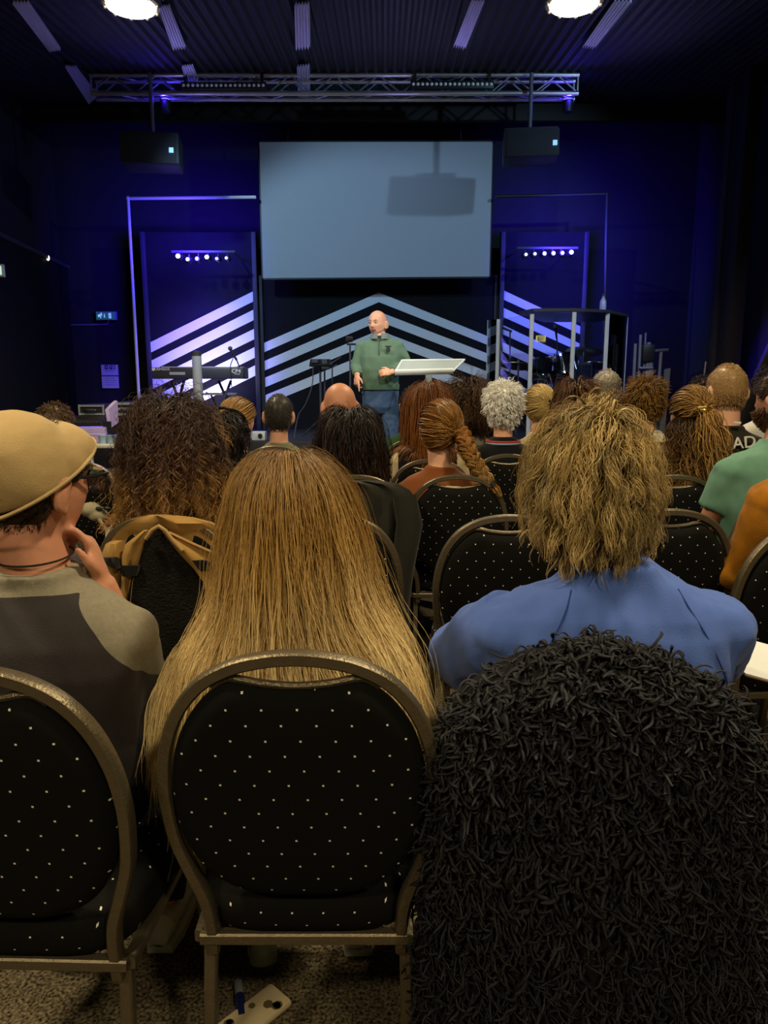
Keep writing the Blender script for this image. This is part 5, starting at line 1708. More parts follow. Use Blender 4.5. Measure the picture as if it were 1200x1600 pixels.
# --- further rows: label, pixel of the head middle, distance, details
def far_rows():
    G = None
    # left side
    s = person('dark-haired person with a headband behind the curly-haired woman', P(343, 690, 3.3), 0, -.35, 0, sw=.185, shirt=cloth('navy top', '#1b1f33'), skin=SKIN_R)
    hair_down(s, hair_mat('near-black hair', '#0d0a0c', '#171116', '#21181c', var=.5), 1500, .14, 12, .0018, .022, .3, .06, (100, .5), (.004, .08), 41, (0, 0, 1), .12, None, 500, .005)
    mb = MB(); M = s.M; mb.tube([s.H + M @ Vector((.112 * math.cos(a), .03, .02 + .128 * math.sin(a))) for a in np.linspace(-.2, math.pi + .2, 24)], .0065, 8, flat=1.6); mb.build('headband', mat('glossy black band', (.01, .01, .012), .2), s.body)
    seat_for(s, 'chair of the dark-haired person with the headband')
    s = person('woman with smooth blonde hair drawn back beside the keyboard', P(373, 658, 4.05), -.1, -.55, 0, sw=.18, shirt=cloth('dark top', '#241a1a'), skin=SKIN_P, hs=1.0)
    m = hair_mat('ash blonde hair', '#6f4f2b', '#a37a48', '#c9a066', var=.55)
    hair_object(s, [hair_cap(s, .007), hair_pulled(s, (.15, -.95, -.32), 1500, .0020, 14, .016, 42), bundle([s.H + s.M @ Vector((.0, -.09, -.03)), s.H + s.M @ Vector((0, -.12, -.06)), s.H + s.M @ Vector((0, -.11, -.13)), s.H + s.M @ Vector((0, -.10, -.2))], [.02, .03, .025, .01], 120, 10, .002, np.random.default_rng(5))], m)
    seat_for(s, 'chair of the woman with smooth blonde hair drawn back')
    s = person('man with short dark grey hair in an olive t-shirt', P(436, 650, 4.75), 0, 0, 0, hs=1.12, sw=.235, shirt=cloth('olive grey cotton', '#6f735a'), sleeve='short', skin=SKIN_P, drop=.235, neck=.058)
    hair_short(s, hair_mat('dark grey hair', '#2b2827', '#3d3936', '#55504c', var=.5), 2000, .010, .0012, 5, 9, lift=.4, thick=.006)
    seat_for(s, 'chair of the man with short dark grey hair')
    s = person('bald man in a pale shirt', P(531, 636, 3.98), 0, .12, 0, sw=.21, shirt=cloth('pale shirt', '#b9b2a6'), skin=SKIN_R, hs=1.12, neck=.06)
    seat_for(s, 'chair of the bald man')
    s = person('man in a dark green jacket behind the auburn-haired woman', P(645, 634, 5.3), 0, -.05, 0, sw=.22, shirt=cloth('dark green jacket', '#2d4a2c'), skin=SKIN_R, hs=1.05, svox=.012)
    hair_short(s, hair_mat('short dark hair', '#1c1613', '#2a211c', '#3a3029'), 1500, .016, .002, 5, 10, thick=.012)
    seat_for(s, 'chair of the man in the dark green jacket')
    def vest(c, s): return np.abs(c[:, 0] - s.H.x + .01) - .155
    s = person('auburn-haired woman in a black vest over a cream top', P(670, 634, 4.0), 0, .1, 0, sw=.185, shirt=two_cloth('cream top under black vest', '#cbb995', '#0f0e0e', .05, 10), shirt_fn=vest)
    hair_down(s, hair_mat('auburn hair', '#6b3d1c', '#7d4b22', '#8a5526', .4, 1, var=.4), 2200, .32, 16, .0016, .020, .42, .04, (200, .45), (.003, .15), 43, (0, .2, .97), .10, None, 600, .005)
    seat_for(s, 'chair of the auburn-haired woman')
    s = person('woman with crinkled brown hair in a black top', P(734, 634, 4.8), 0, .2, 0, hs=1.1, sw=.185, shirt=cloth('black cotton', '#15161a'))
    hair_down(s, hair_mat('crinkled brown hair', '#2b1c10', '#49321d', '#5c4226', .5, 1, var=.55), 2200, .23, 18, .0016, .040, .22, .08, (200, .6), (.006, .05), 44, (0, 0, 1), .18, None, 600, .005, layer=.3)
    mb = MB(); mb.loft([sring(s.f, .085 + .05 * k, .075 + .03 * k, .0, s.zS + .06 - .05 * k, 24) for k in range(3)]); mb.build('scarf', cloth('pale scarf', '#b8b2a2'), s.body)
    seat_for(s, 'chair of the woman with crinkled brown hair')
    s = person('white-haired woman with a lanyard and a black top', P(786, 639, 4.25), 0, 0, 0, sw=.19, shirt=cloth('black jersey', '#121318'), skin=SKIN_P, drop=.225)
    hair_down(s, hair_mat('white hair', '#f4f2ee', '#f6f5f1', '#faf9f6', .4, 1, var=.06), 2600, .09, 12, .0016, .024, .15, .10, (220, .6), (.004, .05), 45, (0, -.5, .8), .20, None, 600, .004, layer=.3)
    for nm, z, mm in (('lanyard', .072, cloth('red lanyard', '#b23a3a')), ('collar', .062, cloth('pale blue collar', '#8fb2cf'))):
        mb = MB(); mb.tube([s.f(.095 * math.cos(a), .0 + .082 * math.sin(a), s.zS + z - .028) for a in np.linspace(0, 2 * math.pi, 25)], .007, 8); mb.build(nm, mm, s.body)
    seat_for(s, 'chair of the white-haired woman')
    s = person('woman with a pale blonde ponytail in a cream jumper', P(843, 636, 4.95), 0, -.2, 0, hs=1.14, sw=.195, shirt=cloth('cream jumper', '#d2c49a'), skin=SKIN_P)
    m = hair_mat('pale blonde hair', '#9a7c48', '#c7a868', '#d9bd80', var=.35)
    b0 = P(862, 632, s.H.y - .115); tie = s.M.transposed() @ (b0 - s.H)
    hair_object(s, [hair_cap(s, .008), hair_pulled(s, tie, 1800, .0019, 14, .016, 46), bundle([b0, b0 + Vector((.02, -.03, -.03)), b0 + Vector((.03, -.03, -.14)), b0 + Vector((.02, -.02, -.25))], [.014, .028, .03, .01], 160, 14, .0018, np.random.default_rng(6))], m)
    mb = MB(); mb.ell(b0, (.02, .016, .022)); mb.tube([b0 + Vector((-.02, -.01, .03)), b0 + Vector((0, -.015, 0)), b0 + Vector((.025, -.01, .025))], .006, 6); mb.build('hair_tie', M_DKSHOE, s.body)
    seat_for(s, 'chair of the woman with the pale blonde ponytail')
    s = person('brown-haired person just above the bushy-haired woman on her left', P(901, 633, 4.2), 0, 0, 0, sw=.19, shirt=cloth('grey top', '#3c3a38'))
    hair_down(s, hair_mat('mid brown hair', '#3d2716', '#59391f', '#6a4626', var=.4), 1500, .12, 12, .0019, .022, .2, .08, (150, .5), (.003, .08), 47, (0, -.2, 1), .15, None, 500, .005)
    seat_for(s, 'chair of the brown-haired person beside the ponytail')
    s = person('older man with thin grey hair', P(947, 608, 5.7), 0, .15, 0, sw=.21, shirt=cloth('grey shirt', '#6c6c6c'), skin=SKIN_P, hs=1.2)
    hair_short(s, hair_mat('thin grey hair', '#8a8478', '#a19a8c', '#b3ab9b', var=.2), 1100, .016, .0015, 5, 11, thick=.006)
    seat_for(s, 'chair of the older man with thin grey hair')
    s = person('brown-haired person half hidden behind the bushy hair on the right', P(957, 646, 5.1), 0, -.1, 0, hs=1.1, sw=.19, shirt=cloth('brown top', '#4a3a2c'))
    hair_short(s, hair_mat('soft brown hair', '#4a3320', '#6b4c2e', '#7c5b38', var=.35), 1600, .035, .002, 6, 12, thick=.022)
    seat_for(s, 'chair of the half hidden brown-haired person')
    s = person('person with short golden brown hair and a white collar', P(1009, 630, 4.4), 0, .1, 0, sw=.195, shirt=cloth('fawn jacket', '#7a6a58'), skin=SKIN_P)
    hair_down(s, hair_mat('golden brown hair', '#5b3d18', '#7d5823', '#8d6a30', var=.4), 2000, .08, 12, .0018, .024, .15, .08, (180, .5), (.003, .08), 48, (0, -.4, .9), .18, None, 600, .005)
    mb = MB(); mb.loft([sring(s.f, .078 + .03 * k, .072 + .02 * k, .0, s.zS + .078 - .03 * k, 24) for k in range(3)]); mb.build('collar', cloth('white collar', '#cfc9ba'), s.body)
    seat_for(s, 'chair of the person with golden brown hair and a white collar')
    s = person('dark-haired person between the half-up hair and the ginger man', P(1098, 622, 4.7), 0, 0, 0, sw=.19, shirt=cloth('dark grey jumper', '#262626'))
    hair_short(s, hair_mat('dark hair', '#171210', '#241b17', '#33281f'), 1300, .03, .002, 6, 13, thick=.018)
    seat_for(s, 'chair of the dark-haired person beyond the ginger man')
    s = person('dark curly-haired person in a white top beyond the bearded man', P(1206, 612, 4.4), 0, 0, 0, sw=.2, shirt=cloth('white top', '#c9c7c2'), skin=SKIN_P, drop=.2)
    hair_short(s, hair_mat('dark curls', '#15110f', '#231b17', '#2f251f'), 1500, .04, .0018, 10, 14, thick=.02, cu=(.007, .03))
    seat_for(s, 'chair of the dark curly-haired person in a white top')
    s = person('person in jeans sitting sideways behind the flat cap', P(84, 664, 4.6), R(-62), R(-62), R(-15), sw=.19, shirt=cloth('grey patterned shirt', '#4a5160', var=.4, vscale=40), pants=cloth('grey denim', '#6b7480', var=.3, vscale=14), hs=1.0, shoes=M_TRAIN)
    hair_short(s, hair_mat('light brown hair', '#4a3522', '#5f4630', '#6f553c'), 1300, .03, .002, 6, 15, thick=.016)
    chair(s.base.x - .15, s.base.y - .10, R(-62), 'chair of the person in jeans sitting sideways')
far_rows()

# ---------------------------------------------------------------- things on the stage
M_CHROME = mat('chrome', (0.75, 0.75, 0.78), 0.12, 1.0, var=0.05)

def thin_clear(name, tint=(0.93, 0.96, 0.97), gloss=0.01, milk=0.0):
    """thin clear sheet: passes light straight through and mirrors a little, more at a slant"""
    m = bpy.data.materials.new(name); m.use_nodes = True
    nt = m.node_tree; nt.nodes.clear()
    out = nt.nodes.new('ShaderNodeOutputMaterial'); tr = nt.nodes.new('ShaderNodeBsdfTransparent'); gl = nt.nodes.new('ShaderNodeBsdfGlossy')
    nz = nt.nodes.new('ShaderNodeTexNoise'); nz.inputs['Scale'].default_value = 3
    mm = nt.nodes.new('ShaderNodeMapRange'); mm.inputs['To Min'].default_value = gloss; mm.inputs['To Max'].default_value = gloss * 1.6
    nt.links.new(nz.outputs['Fac'], mm.inputs[0]); nt.links.new(mm.outputs[0], gl.inputs['Roughness'])
    tr.inputs[0].default_value = tint + (1,)
    fr = nt.nodes.new('ShaderNodeLayerWeight'); fr.inputs[0].default_value = 0.18
    mx = nt.nodes.new('ShaderNodeMixShader'); nt.links.new(fr.outputs[0], mx.inputs[0]); nt.links.new(tr.outputs[0], mx.inputs[1]); nt.links.new(gl.outputs[0], mx.inputs[2])
    last = mx
    if milk:
        df = nt.nodes.new('ShaderNodeBsdfDiffuse'); df.inputs[0].default_value = (.75, .82, .84, 1)
        m2 = nt.nodes.new('ShaderNodeMixShader'); m2.inputs[0].default_value = milk; nt.links.new(mx.outputs[0], m2.inputs[1]); nt.links.new(df.outputs[0], m2.inputs[2]); last = m2
    nt.links.new(last.outputs[0], out.inputs[0]); MATS[name] = m
    return m


M_ACRY = thin_clear('clear acrylic')
M_EDGE = mat('bright acrylic edge', (0.80, 0.86, 0.88), 0.25, var=0.03)


def tripod_base(t, p, z0, r=0.28, m=None):
    for k in range(3):
        a = 2 * math.pi * k / 3 + .5
        mb = MB(); mb.tube([(p.x, p.y, z0 + .22), (p.x + r * math.cos(a), p.y + r * math.sin(a), z0 + .012)], 0.010, 6); mb.build('leg', m or M_DGREY, t)


def mic(t, p, d, m=None):
    d = Vector(d).normalized()
    mb = MB(); mb.tube([p, p + d * .13], [.016, .013], 10); mb.build('microphone', M_PLASTIC, t)
    mb = MB(); mb.ell(p - d * .02, (.026, .026, .026)); mb.build('mic_grille', m or M_DGREY, t)


# lectern
def lectern():
    a, b, c, d = P(628, 563, 7.28), P(726, 562, 7.28), P(708, 580, 7.0), P(617, 582, 7.0)
    t = empty('lectern', (P(670, 580, 7.12).x, 7.12, STAGE), 0, 'clear acrylic lectern in front of the speaker on the right', 'lectern')
    n = (b - a).cross(d - a).normalized()
    if n.z < 0: n = -n
    M_DESK = thin_clear('hazy acrylic desk', (.85, .92, .92), .1, .28)
    mb = MB(); mb.slab([a, b, c, d], n, .012); mb.build('desk', M_DESK, t)
    mb = MB(); mb.rbar([d, c], .03, .05, n); mb.build('paper_ledge', M_EDGE, t)
    for (p, q) in ((a, b), (a, d), (b, c)):
        mb = MB(); mb.rbar([p, q], .012, .016, n); mb.build('desk_edge', M_EDGE, t)
    px = P(670, 580, 7.14)
    mb = MB(); mb.rbar([(px.x, 7.16, STAGE + .02), (px.x, 7.14, px.z - .01)], .06, .05, (0, 1, 0)); mb.build('post', mat('pale post', (.72, .78, .80), .35, .3), t)
    mb = MB(); mb.box((px.x, 7.16, STAGE + .012), (.5, .4, .024), bev=.008); mb.build('base_plate', M_EDGE, t)
lectern()

# keyboard on its stand
def keyboard():
    y = 8.75
    a, b = P(236, 573, y), P(380, 575, y); lo = P(300, 592, y).z; hi = (a.z + b.z) / 2
    cx = (a.x + b.x) / 2; w = b.x - a.x
    t = empty('stage_piano', (cx, y, RISER), 0, 'dark stage piano on a stand in front of the bright left stripes', 'keyboard')
    mb = MB(); mb.box((cx, y + .17, (hi + lo) / 2), (w, .34, hi - lo), bev=.015); mb.build('body', mat('dark blue-grey casing', (.05, .05, .07), .45), t)
    mb = MB(); mb.box((cx, y + .30, hi + .006), (w * .9, .14, .012)); mb.build('keys', mat('ivory keys', (.7, .7, .68), .3), t)
    M_PRINT = mat('pale print', (.85, .88, .95), .5, var=.03)
    U = lambda u, v: upright(P(u, v, y - .004))
    text_obj('maker_name', 'YAMAHA', .045, U(253, 577), M_PRINT, t)
    mb = MB(); mb.lathe([(0, 0), (.018, 0), (.018, .003), (0, .003)], P(239.5, 577, y - .004), 12, Matrix.Rotation(R(90), 3, 'X')); mb.build('round_emblem', M_PRINT, t)
    text_obj('model_print', 'CP4', .062, U(369, 580), M_PRINT, t); text_obj('model_print', 'STAGE', .022, U(370.5, 584.5), M_PRINT, t)
    mb = MB(); mb.box(P(277, 583.5, y - .004), (.18, .006, .032)); mb.build('pale_label', mat('pale label', (.45, .52, .70), .5), t)
    for sx in (-1, 1):
        mb = MB(); x = cx + sx * w * .33
        mb.tube([(x - .25 * sx, y + .05, RISER + .02), (x, y + .17, lo - .02)], .016, 8); mb.tube([(x + .1 * sx, y + .30, RISER + .02), (x - .15 * sx, y + .17, lo - .02)], .016, 8)
        mb.build('leg', M_DGREY, t)
    mb = MB(); mb.tube([P(362.5, 550, y + .02), P(370, 563, y + .1), P(376, 578, y + .2)], .007, 6); mb.build('mic_gooseneck', M_PLASTIC, t)
    mic(t, P(361, 547, y), P(366, 556, y) - P(361, 547, y))
    mb = MB(); mb.tube(catmull([P(366, 556, y), P(361, 568, y), P(360, 576, y), P(361, 590, y - .02), P(362, 605, y - .02)], 4), .005, 6); mb.build('cable', M_PLASTIC, t)
keyboard()

def column():
    y = 8.15; a, b = P(302, 600, y), P(316.5, 600, y); top = P(309, 556, y).z; r = (b.x - a.x) / 2; cx = P(309, 600, y).x
    t = empty('round_column', (cx, y, STAGE), 0, 'pale round column standing before the stage piano', 'column')
    mb = MB(); mb.lathe([(r * 1.18, STAGE), (r * 1.1, STAGE + .5), (r, top)], (cx, y, 0), 24); mb.build('column_body', mat('pale blue column', (.42, .48, .62), .5, var=.05), t)
    mb = MB(); mb.lathe([(0, top), (r * 1.05, top), (r * 1.05, top + .05), (0, top + .055)], (cx, y, 0), 24); mb.build('cap', M_DGREY, t)
column()

def side_table():
    y = 9.0; a, b = P(314, 616, y), P(362, 615, y)
    t = empty('side_table', ((a.x + b.x) / 2, y, RISER), 0, 'small white-topped table right of the pale column', 'table')
    mb = MB(); mb.box(((a.x + b.x) / 2, y + .15, a.z), (b.x - a.x, .34, .022), bev=.008); mb.build('table_top', M_WHITE, t)
    for sx in (-1, 1):
        mb = MB(); x = (a.x + b.x) / 2
        mb.tube([(x + sx * .14, y + .1, RISER + .01), (x - sx * .10, y + .16, a.z - .015)], .012, 6); mb.build('leg', M_DGREY, t)
side_table()

# stands with tablets and cables between keyboard and speaker
def stands():
    y = 8.9
    p = P(500, 566, y)
    t = empty('music_stand', (p.x, y, RISER), 0, 'black music stand with gadgets left of the speaker', 'music stand')
    mb = MB(); mb.box(P(500, 567, y), (.24, .16, .03), Euler((R(25), 0, 0)), bev=.005); mb.build('tray', M_PLASTIC, t)
    mb = MB(); mb.box(P(492, 564, y - .05), (.07, .05, .04)); mb.build('gadget', M_DGREY, t)
    mb = MB(); mb.box(P(507, 565, y - .05), (.06, .04, .05)); mb.build('gadget', M_DGREY, t)
    mb = MB(); mb.tube([(p.x, y, RISER + .2), (p.x, y + .02, p.z)], .013, 8); mb.build('pole', M_DGREY, t)
    tripod_base(t, Vector((p.x, y, 0)), RISER)
    mb = MB(); mb.tube(catmull([P(489, 570, y - .06), P(488, 600, y - .08), P(478, 630, y - .1), P(466, 650, y - .1), (P(462, 655, y).x, y - .2, RISER + .01)], 5), .006, 6); mb.build('cable', M_DGREY, t)
    p = P(507, 573, y + .25)
    t = empty('microphone_stand', (p.x, y + .25, RISER), 0, 'short microphone stand beside the music stand', 'microphone stand')
    mb = MB(); mb.tube([(p.x, y + .25, RISER + .2), p], .011, 8); mb.build('pole', M_DGREY, t); tripod_base(t, Vector((p.x, y + .25, 0)), RISER, .2)
    mb = MB(); mb.box(p, (.12, .06, .07), bev=.01); mb.build('clamp', M_DGREY, t)
    p = P(519, 575, y + .5)
    t = empty('microphone_stand', (p.x, y + .5, RISER), 0, 'low microphone stand with a boom just left of the bald head', 'microphone stand')
    mb = MB(); mb.tube([(p.x, y + .5, RISER + .2), p, p + Vector((.06, 0, .04))], .009, 8); mb.build('pole', M_DGREY, t); tripod_base(t, Vector((p.x, y + .5, 0)), RISER, .2)
    mic(t, p + Vector((.0, 0, .06)), (1, 0, .6))
    p = P(546.5, 534, 8.4)
    t = empty('tripod_camera', (p.x, 8.4, RISER), 0, 'small camera on a thin stand beside the speaker', 'camera')
    mb = MB(); mb.box(P(546, 530, 8.4), (.075, .06, .06), bev=.008); mb.build('camera_body', M_PLASTIC, t)
    mb = MB(); mb.lathe([(0, 0), (.022, 0), (.022, .03), (0, .03)], P(543, 530, 8.37), 12, Matrix.Rotation(R(90), 3, 'X')); mb.build('camera_lens', M_PLASTIC, t)
    mb = MB(); mb.box(P(549, 538, 8.4), (.10, .05, .02)); mb.build('mount', M_PLASTIC, t)
    mb = MB(); mb.tube([(p.x, 8.4, RISER + .2), P(547, 540, 8.4)], .010, 8); mb.build('pole', M_DGREY, t); tripod_base(t, Vector((p.x, 8.4, 0)), RISER, .2)
    p = P(399, 668, 8.3)
    t = empty('stage_box', (p.x, 8.42, RISER), 0, 'pale small equipment box on the riser behind the olive t-shirt', 'equipment box')
    mb = MB(); mb.box((p.x, 8.5, RISER + .05), (.17, .14, .10), bev=.01); mb.build('case', mat('pale case', (.55, .6, .66), .5), t)
    mb = MB(); mb.lathe([(0, 0), (.025, 0), (.025, .01), (0, .01)], (p.x + .03, 8.425, RISER + .055), 12, Matrix.Rotation(R(90), 3, 'X')); mb.build('socket', M_PLASTIC, t)
stands()

# drum screen and kit
def drum_screen():
    posts = [(762, 500, 8.95), (779, 499, 8.55), (831, 491, 8.05), (897, 488, 8.0), (949, 490, 8.2), (981, 491, 8.75)]
    W = [P(u, v, y) for (u, v, y) in posts]
    top = 2.12
    t = empty('drum_screen', (W[3].x, 8.2, STAGE), 0, 'clear acrylic drum screen with pale upright posts right of the lectern', 'drum screen')
    z0 = lambda y: RISER if y > 8.34 else STAGE
    for i in range(5):
        a, b = W[i], W[i + 1]; zb = RISER if max(a.y, b.y) > 8.34 else STAGE
        mb = MB(); n = Vector((b.y - a.y, -(b.x - a.x), 0)).normalized()
        mb.slab([(a.x, a.y, zb + .01), (b.x, b.y, zb + .01), (b.x, b.y, b.z), (a.x, a.y, a.z)], n, .008); mb.build('acrylic_panel', M_ACRY, t)
    for i, p in enumerate(W):
        mb = MB(); r = .028 if i in (1, 2, 3, 4) else .006
        mb.rbar([(p.x, p.y - .01, z0(p.y)), (p.x, p.y - .01, p.z)], r * 1.5, r, (0, 1, 0)); mb.build('post', mat('pale hinge post', (.50, .56, .68), .3, .3), t)
    # lid
    lid = [P(811, 494, 8.35), P(833, 490.5, 8.0), P(897, 488, 7.97), P(951, 490, 8.15), P(983, 491, 8.7), P(930, 486, 9.5), P(850, 485, 9.5)]
    zz = max(q.z for q in lid[1:4]) + .01
    mb = MB(); mb.slab([(q.x, q.y, zz + .03) for q in lid], (0, 0, 1), .03); mb.build('lid', mat('dark lid', (.03, .03, .04), .4), t)
    p = P(942, 479, 8.6); zb = zz + .03
    b_ = empty('water_bottle', (p.x, 8.6, zb), 0, 'clear bottle standing on top of the drum screen', 'bottle')
    mb = MB(); mb.lathe([(0, 0), (.033, 0), (.036, .02), (.036, .13), (.015, .17), (.014, .185), (0, .185)], (p.x, 8.6, zb), 16); mb.build('bottle_body', mat('clear plastic bottle', (.7, .75, .8), .15, trans=.6), b_)
    mb = MB(); mb.lathe([(0, .185), (.016, .185), (.016, .21), (0, .21)], (p.x, 8.6, zb), 12); mb.build('bottle_cap', M_DGREY, b_)
drum_screen()

M_SHELL = mat('dark glossy drum shell', (.02, .02, .03), .15, 0, .6, coat=.6)
M_SKIN_D = mat('pale drum head', (.55, .6, .66), .5, var=.05)
M_CYM = mat('bronze cymbal', (.55, .42, .2), .3, 1.0, var=.1)


def drum(t, name, c, r, h, tilt, head=True):
    M = Euler(tilt).to_matrix()
    mb = MB(); mb.lathe([(0, -h / 2), (r, -h / 2), (r, h / 2), (0, h / 2)], c, 24, M); d = mb.build(name, M_SHELL, t)
    for s_ in (-1, 1):
        mb = MB(); mb.lathe([(r * .98, -.012), (r * 1.05, -.012), (r * 1.05, .012), (r * .98, .012)], Vector(c) + M @ Vector((0, 0, s_ * h / 2)), 24, M); mb.build('hoop', M_CHROME, d)
        mb = MB(); mb.lathe([(0, 0), (r * .97, 0), (r * .97, .004), (0, .006)], Vector(c) + M @ Vector((0, 0, s_ * (h / 2 + .003))), 24, M); mb.build('drum_head', M_SKIN_D, d)
    for k in range(6):
        a = 2 * math.pi * k / 6; mb = MB(); q = Vector((r * 1.03 * math.cos(a), r * 1.03 * math.sin(a), 0))
        mb.tube([Vector(c) + M @ (q + Vector((0, 0, -h * .45))), Vector(c) + M @ (q + Vector((0, 0, h * .45)))], .007, 6); mb.build('lug', M_CHROME, d)
    return d


def drum_kit():
    y = 9.0
    t = empty('drum_kit', (P(868, 600, y).x, y, RISER), 0, 'dark drum kit behind the acrylic screen', 'drum kit')
    bx = P(866, 600, y)
    drum(t, 'bass_drum', (bx.x, y, RISER + .28), .28, .40, (R(90), 0, 0))
    drum(t, 'tom', tuple(P(845, 578, y + .1)), .125, .20, (R(-20), R(10), 0)); drum(t, 'tom', tuple(P(885, 572, y + .1)), .14, .22, (R(-20), R(-10), 0))
    drum(t, 'floor_tom', tuple(P(905, 590, y + .15)), .19, .32, (0, 0, 0)); drum(t, 'snare_drum', tuple(P(848, 592, y + .3)), .17, .14, (R(-6), 0, 0))
    for u, u2 in ((845, 858), (885, 872)):
        mb = MB(); mb.tube([P(u, 580, y + .1), P(u2, 584, y), (bx.x, y, RISER + .55)], .012, 8); mb.build('tom_arm', M_CHROME, t)
    for (u, v, r, yy) in ((810, 570, .20, y), (913, 547, .22, y + .2), (930, 569, .19, y + .1), (866, 560, .16, y + .4)):
        p = P(u, v, yy); s_ = empty('cymbal_stand', (p.x, yy, RISER)); attach(s_, t)
        mb = MB(); M = Euler((R(-12), R(6), 0)).to_matrix(); mb.lathe([(0, .02), (.03, .018), (.045, .004), (r, -.018), (r, -.021), (.04, .0), (0, .01)], p, 28, M)
        mb.build('cymbal', M_CYM, s_)
        mb = MB(); mb.tube([(p.x, yy, RISER + .02), p + Vector((0, 0, .06))], .011, 8); mb.build('stand_pole', M_CHROME, s_)
        mb = MB()
        for k in range(3):
            a = 2 * math.pi * k / 3; mb.tube([(p.x, yy, RISER + .25), (p.x + .2 * math.cos(a), yy + .2 * math.sin(a), RISER + .01)], .009, 6)
        mb.build('tripod', M_CHROME, s_)
    # overhead microphones
    for (lab, pts, g) in (('overhead microphone on a boom above the left of the drum kit', [(797, 640), (797, 517), (785, 512)], None), ('pale-headed microphone above the drum kit', [(866, 600), (871, 540), (868, 512)], M_WHITE),
                          ('angled microphone above the right of the drum kit', [(938, 630), (945, 560), (957, 542)], None)):
        w = [P(u, v, y + .55) for u, v in pts]; w[0].z = RISER + .01
        s_ = empty('microphone_stand', w[0], 0, lab, 'microphone stand')
        mb = MB(); mb.tube(w, .010, 8); mb.build('pole', M_DGREY, s_); tripod_base(s_, w[0], RISER, .2)
        mic(s_, w[2], w[1] - w[2], g)
drum_kit()

# right side of the stage: racked stands and a leaning dark panel
def right_side():
    y = 8.7
    t = empty('stand_rack', (P(1008, 600, y).x, y, RISER), 0, 'cluster of black stands racked right of the drum screen', 'stands')
    for (u0, u1, vt, r) in ((993, 993, 537, .018), (1001, 1001, 523, .016), (1009, 1008, 520, .010), (1014, 1012, 535, .024), (1018, 1016, 548, .03)):
        mb = MB(); a = P(u1, 560, y); mb.tube([(a.x, y, RISER + .01), P(u0, vt, y)], r, 8); mb.build('stand_pole', mat('dim pole', (.16, .17, .24), .4), t)
    mb = MB(); mb.tube([P(998, 575, y - .03), P(1020, 575, y - .03)], .014, 8); mb.build('cross_brace', mat('dim pole', (.16, .17, .24), .4), t)
    mb = MB(); mb.box(P(1012, 552, y), (.14, .1, .2), bev=.02); mb.build('clamp_bundle', M_PLASTIC, t)
    tripod_base(t, Vector((P(1008, 600, y).x, y, 0)), RISER, .25)
    t = empty('microphone_stand', (P(1032, 600, y).x, y, RISER), 0, 'dark stand with a short crossbar at the right of the stage', 'stand')
    mb = MB(); a = P(1031, 560, y); mb.tube([(a.x, y, RISER + .01), P(1033, 549, y)], .018, 8); mb.build('pole', mat('dim pole', (.16, .17, .24), .4), t)
    mb = MB(); mb.tube([P(1019, 549, y), P(1044, 547, y)], .022, 8); mb.build('crossbar', M_DGREY, t); tripod_base(t, Vector((a.x, y, 0)), RISER, .2)
    mb = MB(); y = 8.5
    a, b, c, d = P(1034, 620, y), P(1042, 620, y), P(1048, 575, y + .2), P(1039, 577, y + .2)
    a.z = b.z = RISER
    mb.slab([a, b, c, d], (0, -1, 0), .03)
    tag(mb.build('leaning_board', mat('dull grey board', (.10, .11, .13), .6), origin=a), 'narrow grey board leaning on the stands', 'board')
    y = 8.6
    mb = MB(); mb.tube([(P(1092, 620, y).x, y, RISER + .01), P(1103, 565, y)], .012, 8)
    tag(mb.build('leaning_pole', M_STEEL, origin=(P(1092, 620, y).x, y, RISER)), 'thin pale pole leaning by the right pillar', 'pole')
    y = 7.0
    mb = MB(); a, b = P(1162, 655, y), P(1212, 540, y); mb.rbar([(a.x - .35, y, .0), b], .14, .06, (0, 1, 0))
    tag(mb.build('diagonal_brace', M_PLASTIC, origin=(a.x, y, 0)), 'thick black diagonal brace against the blue right wall', 'brace')
right_side()

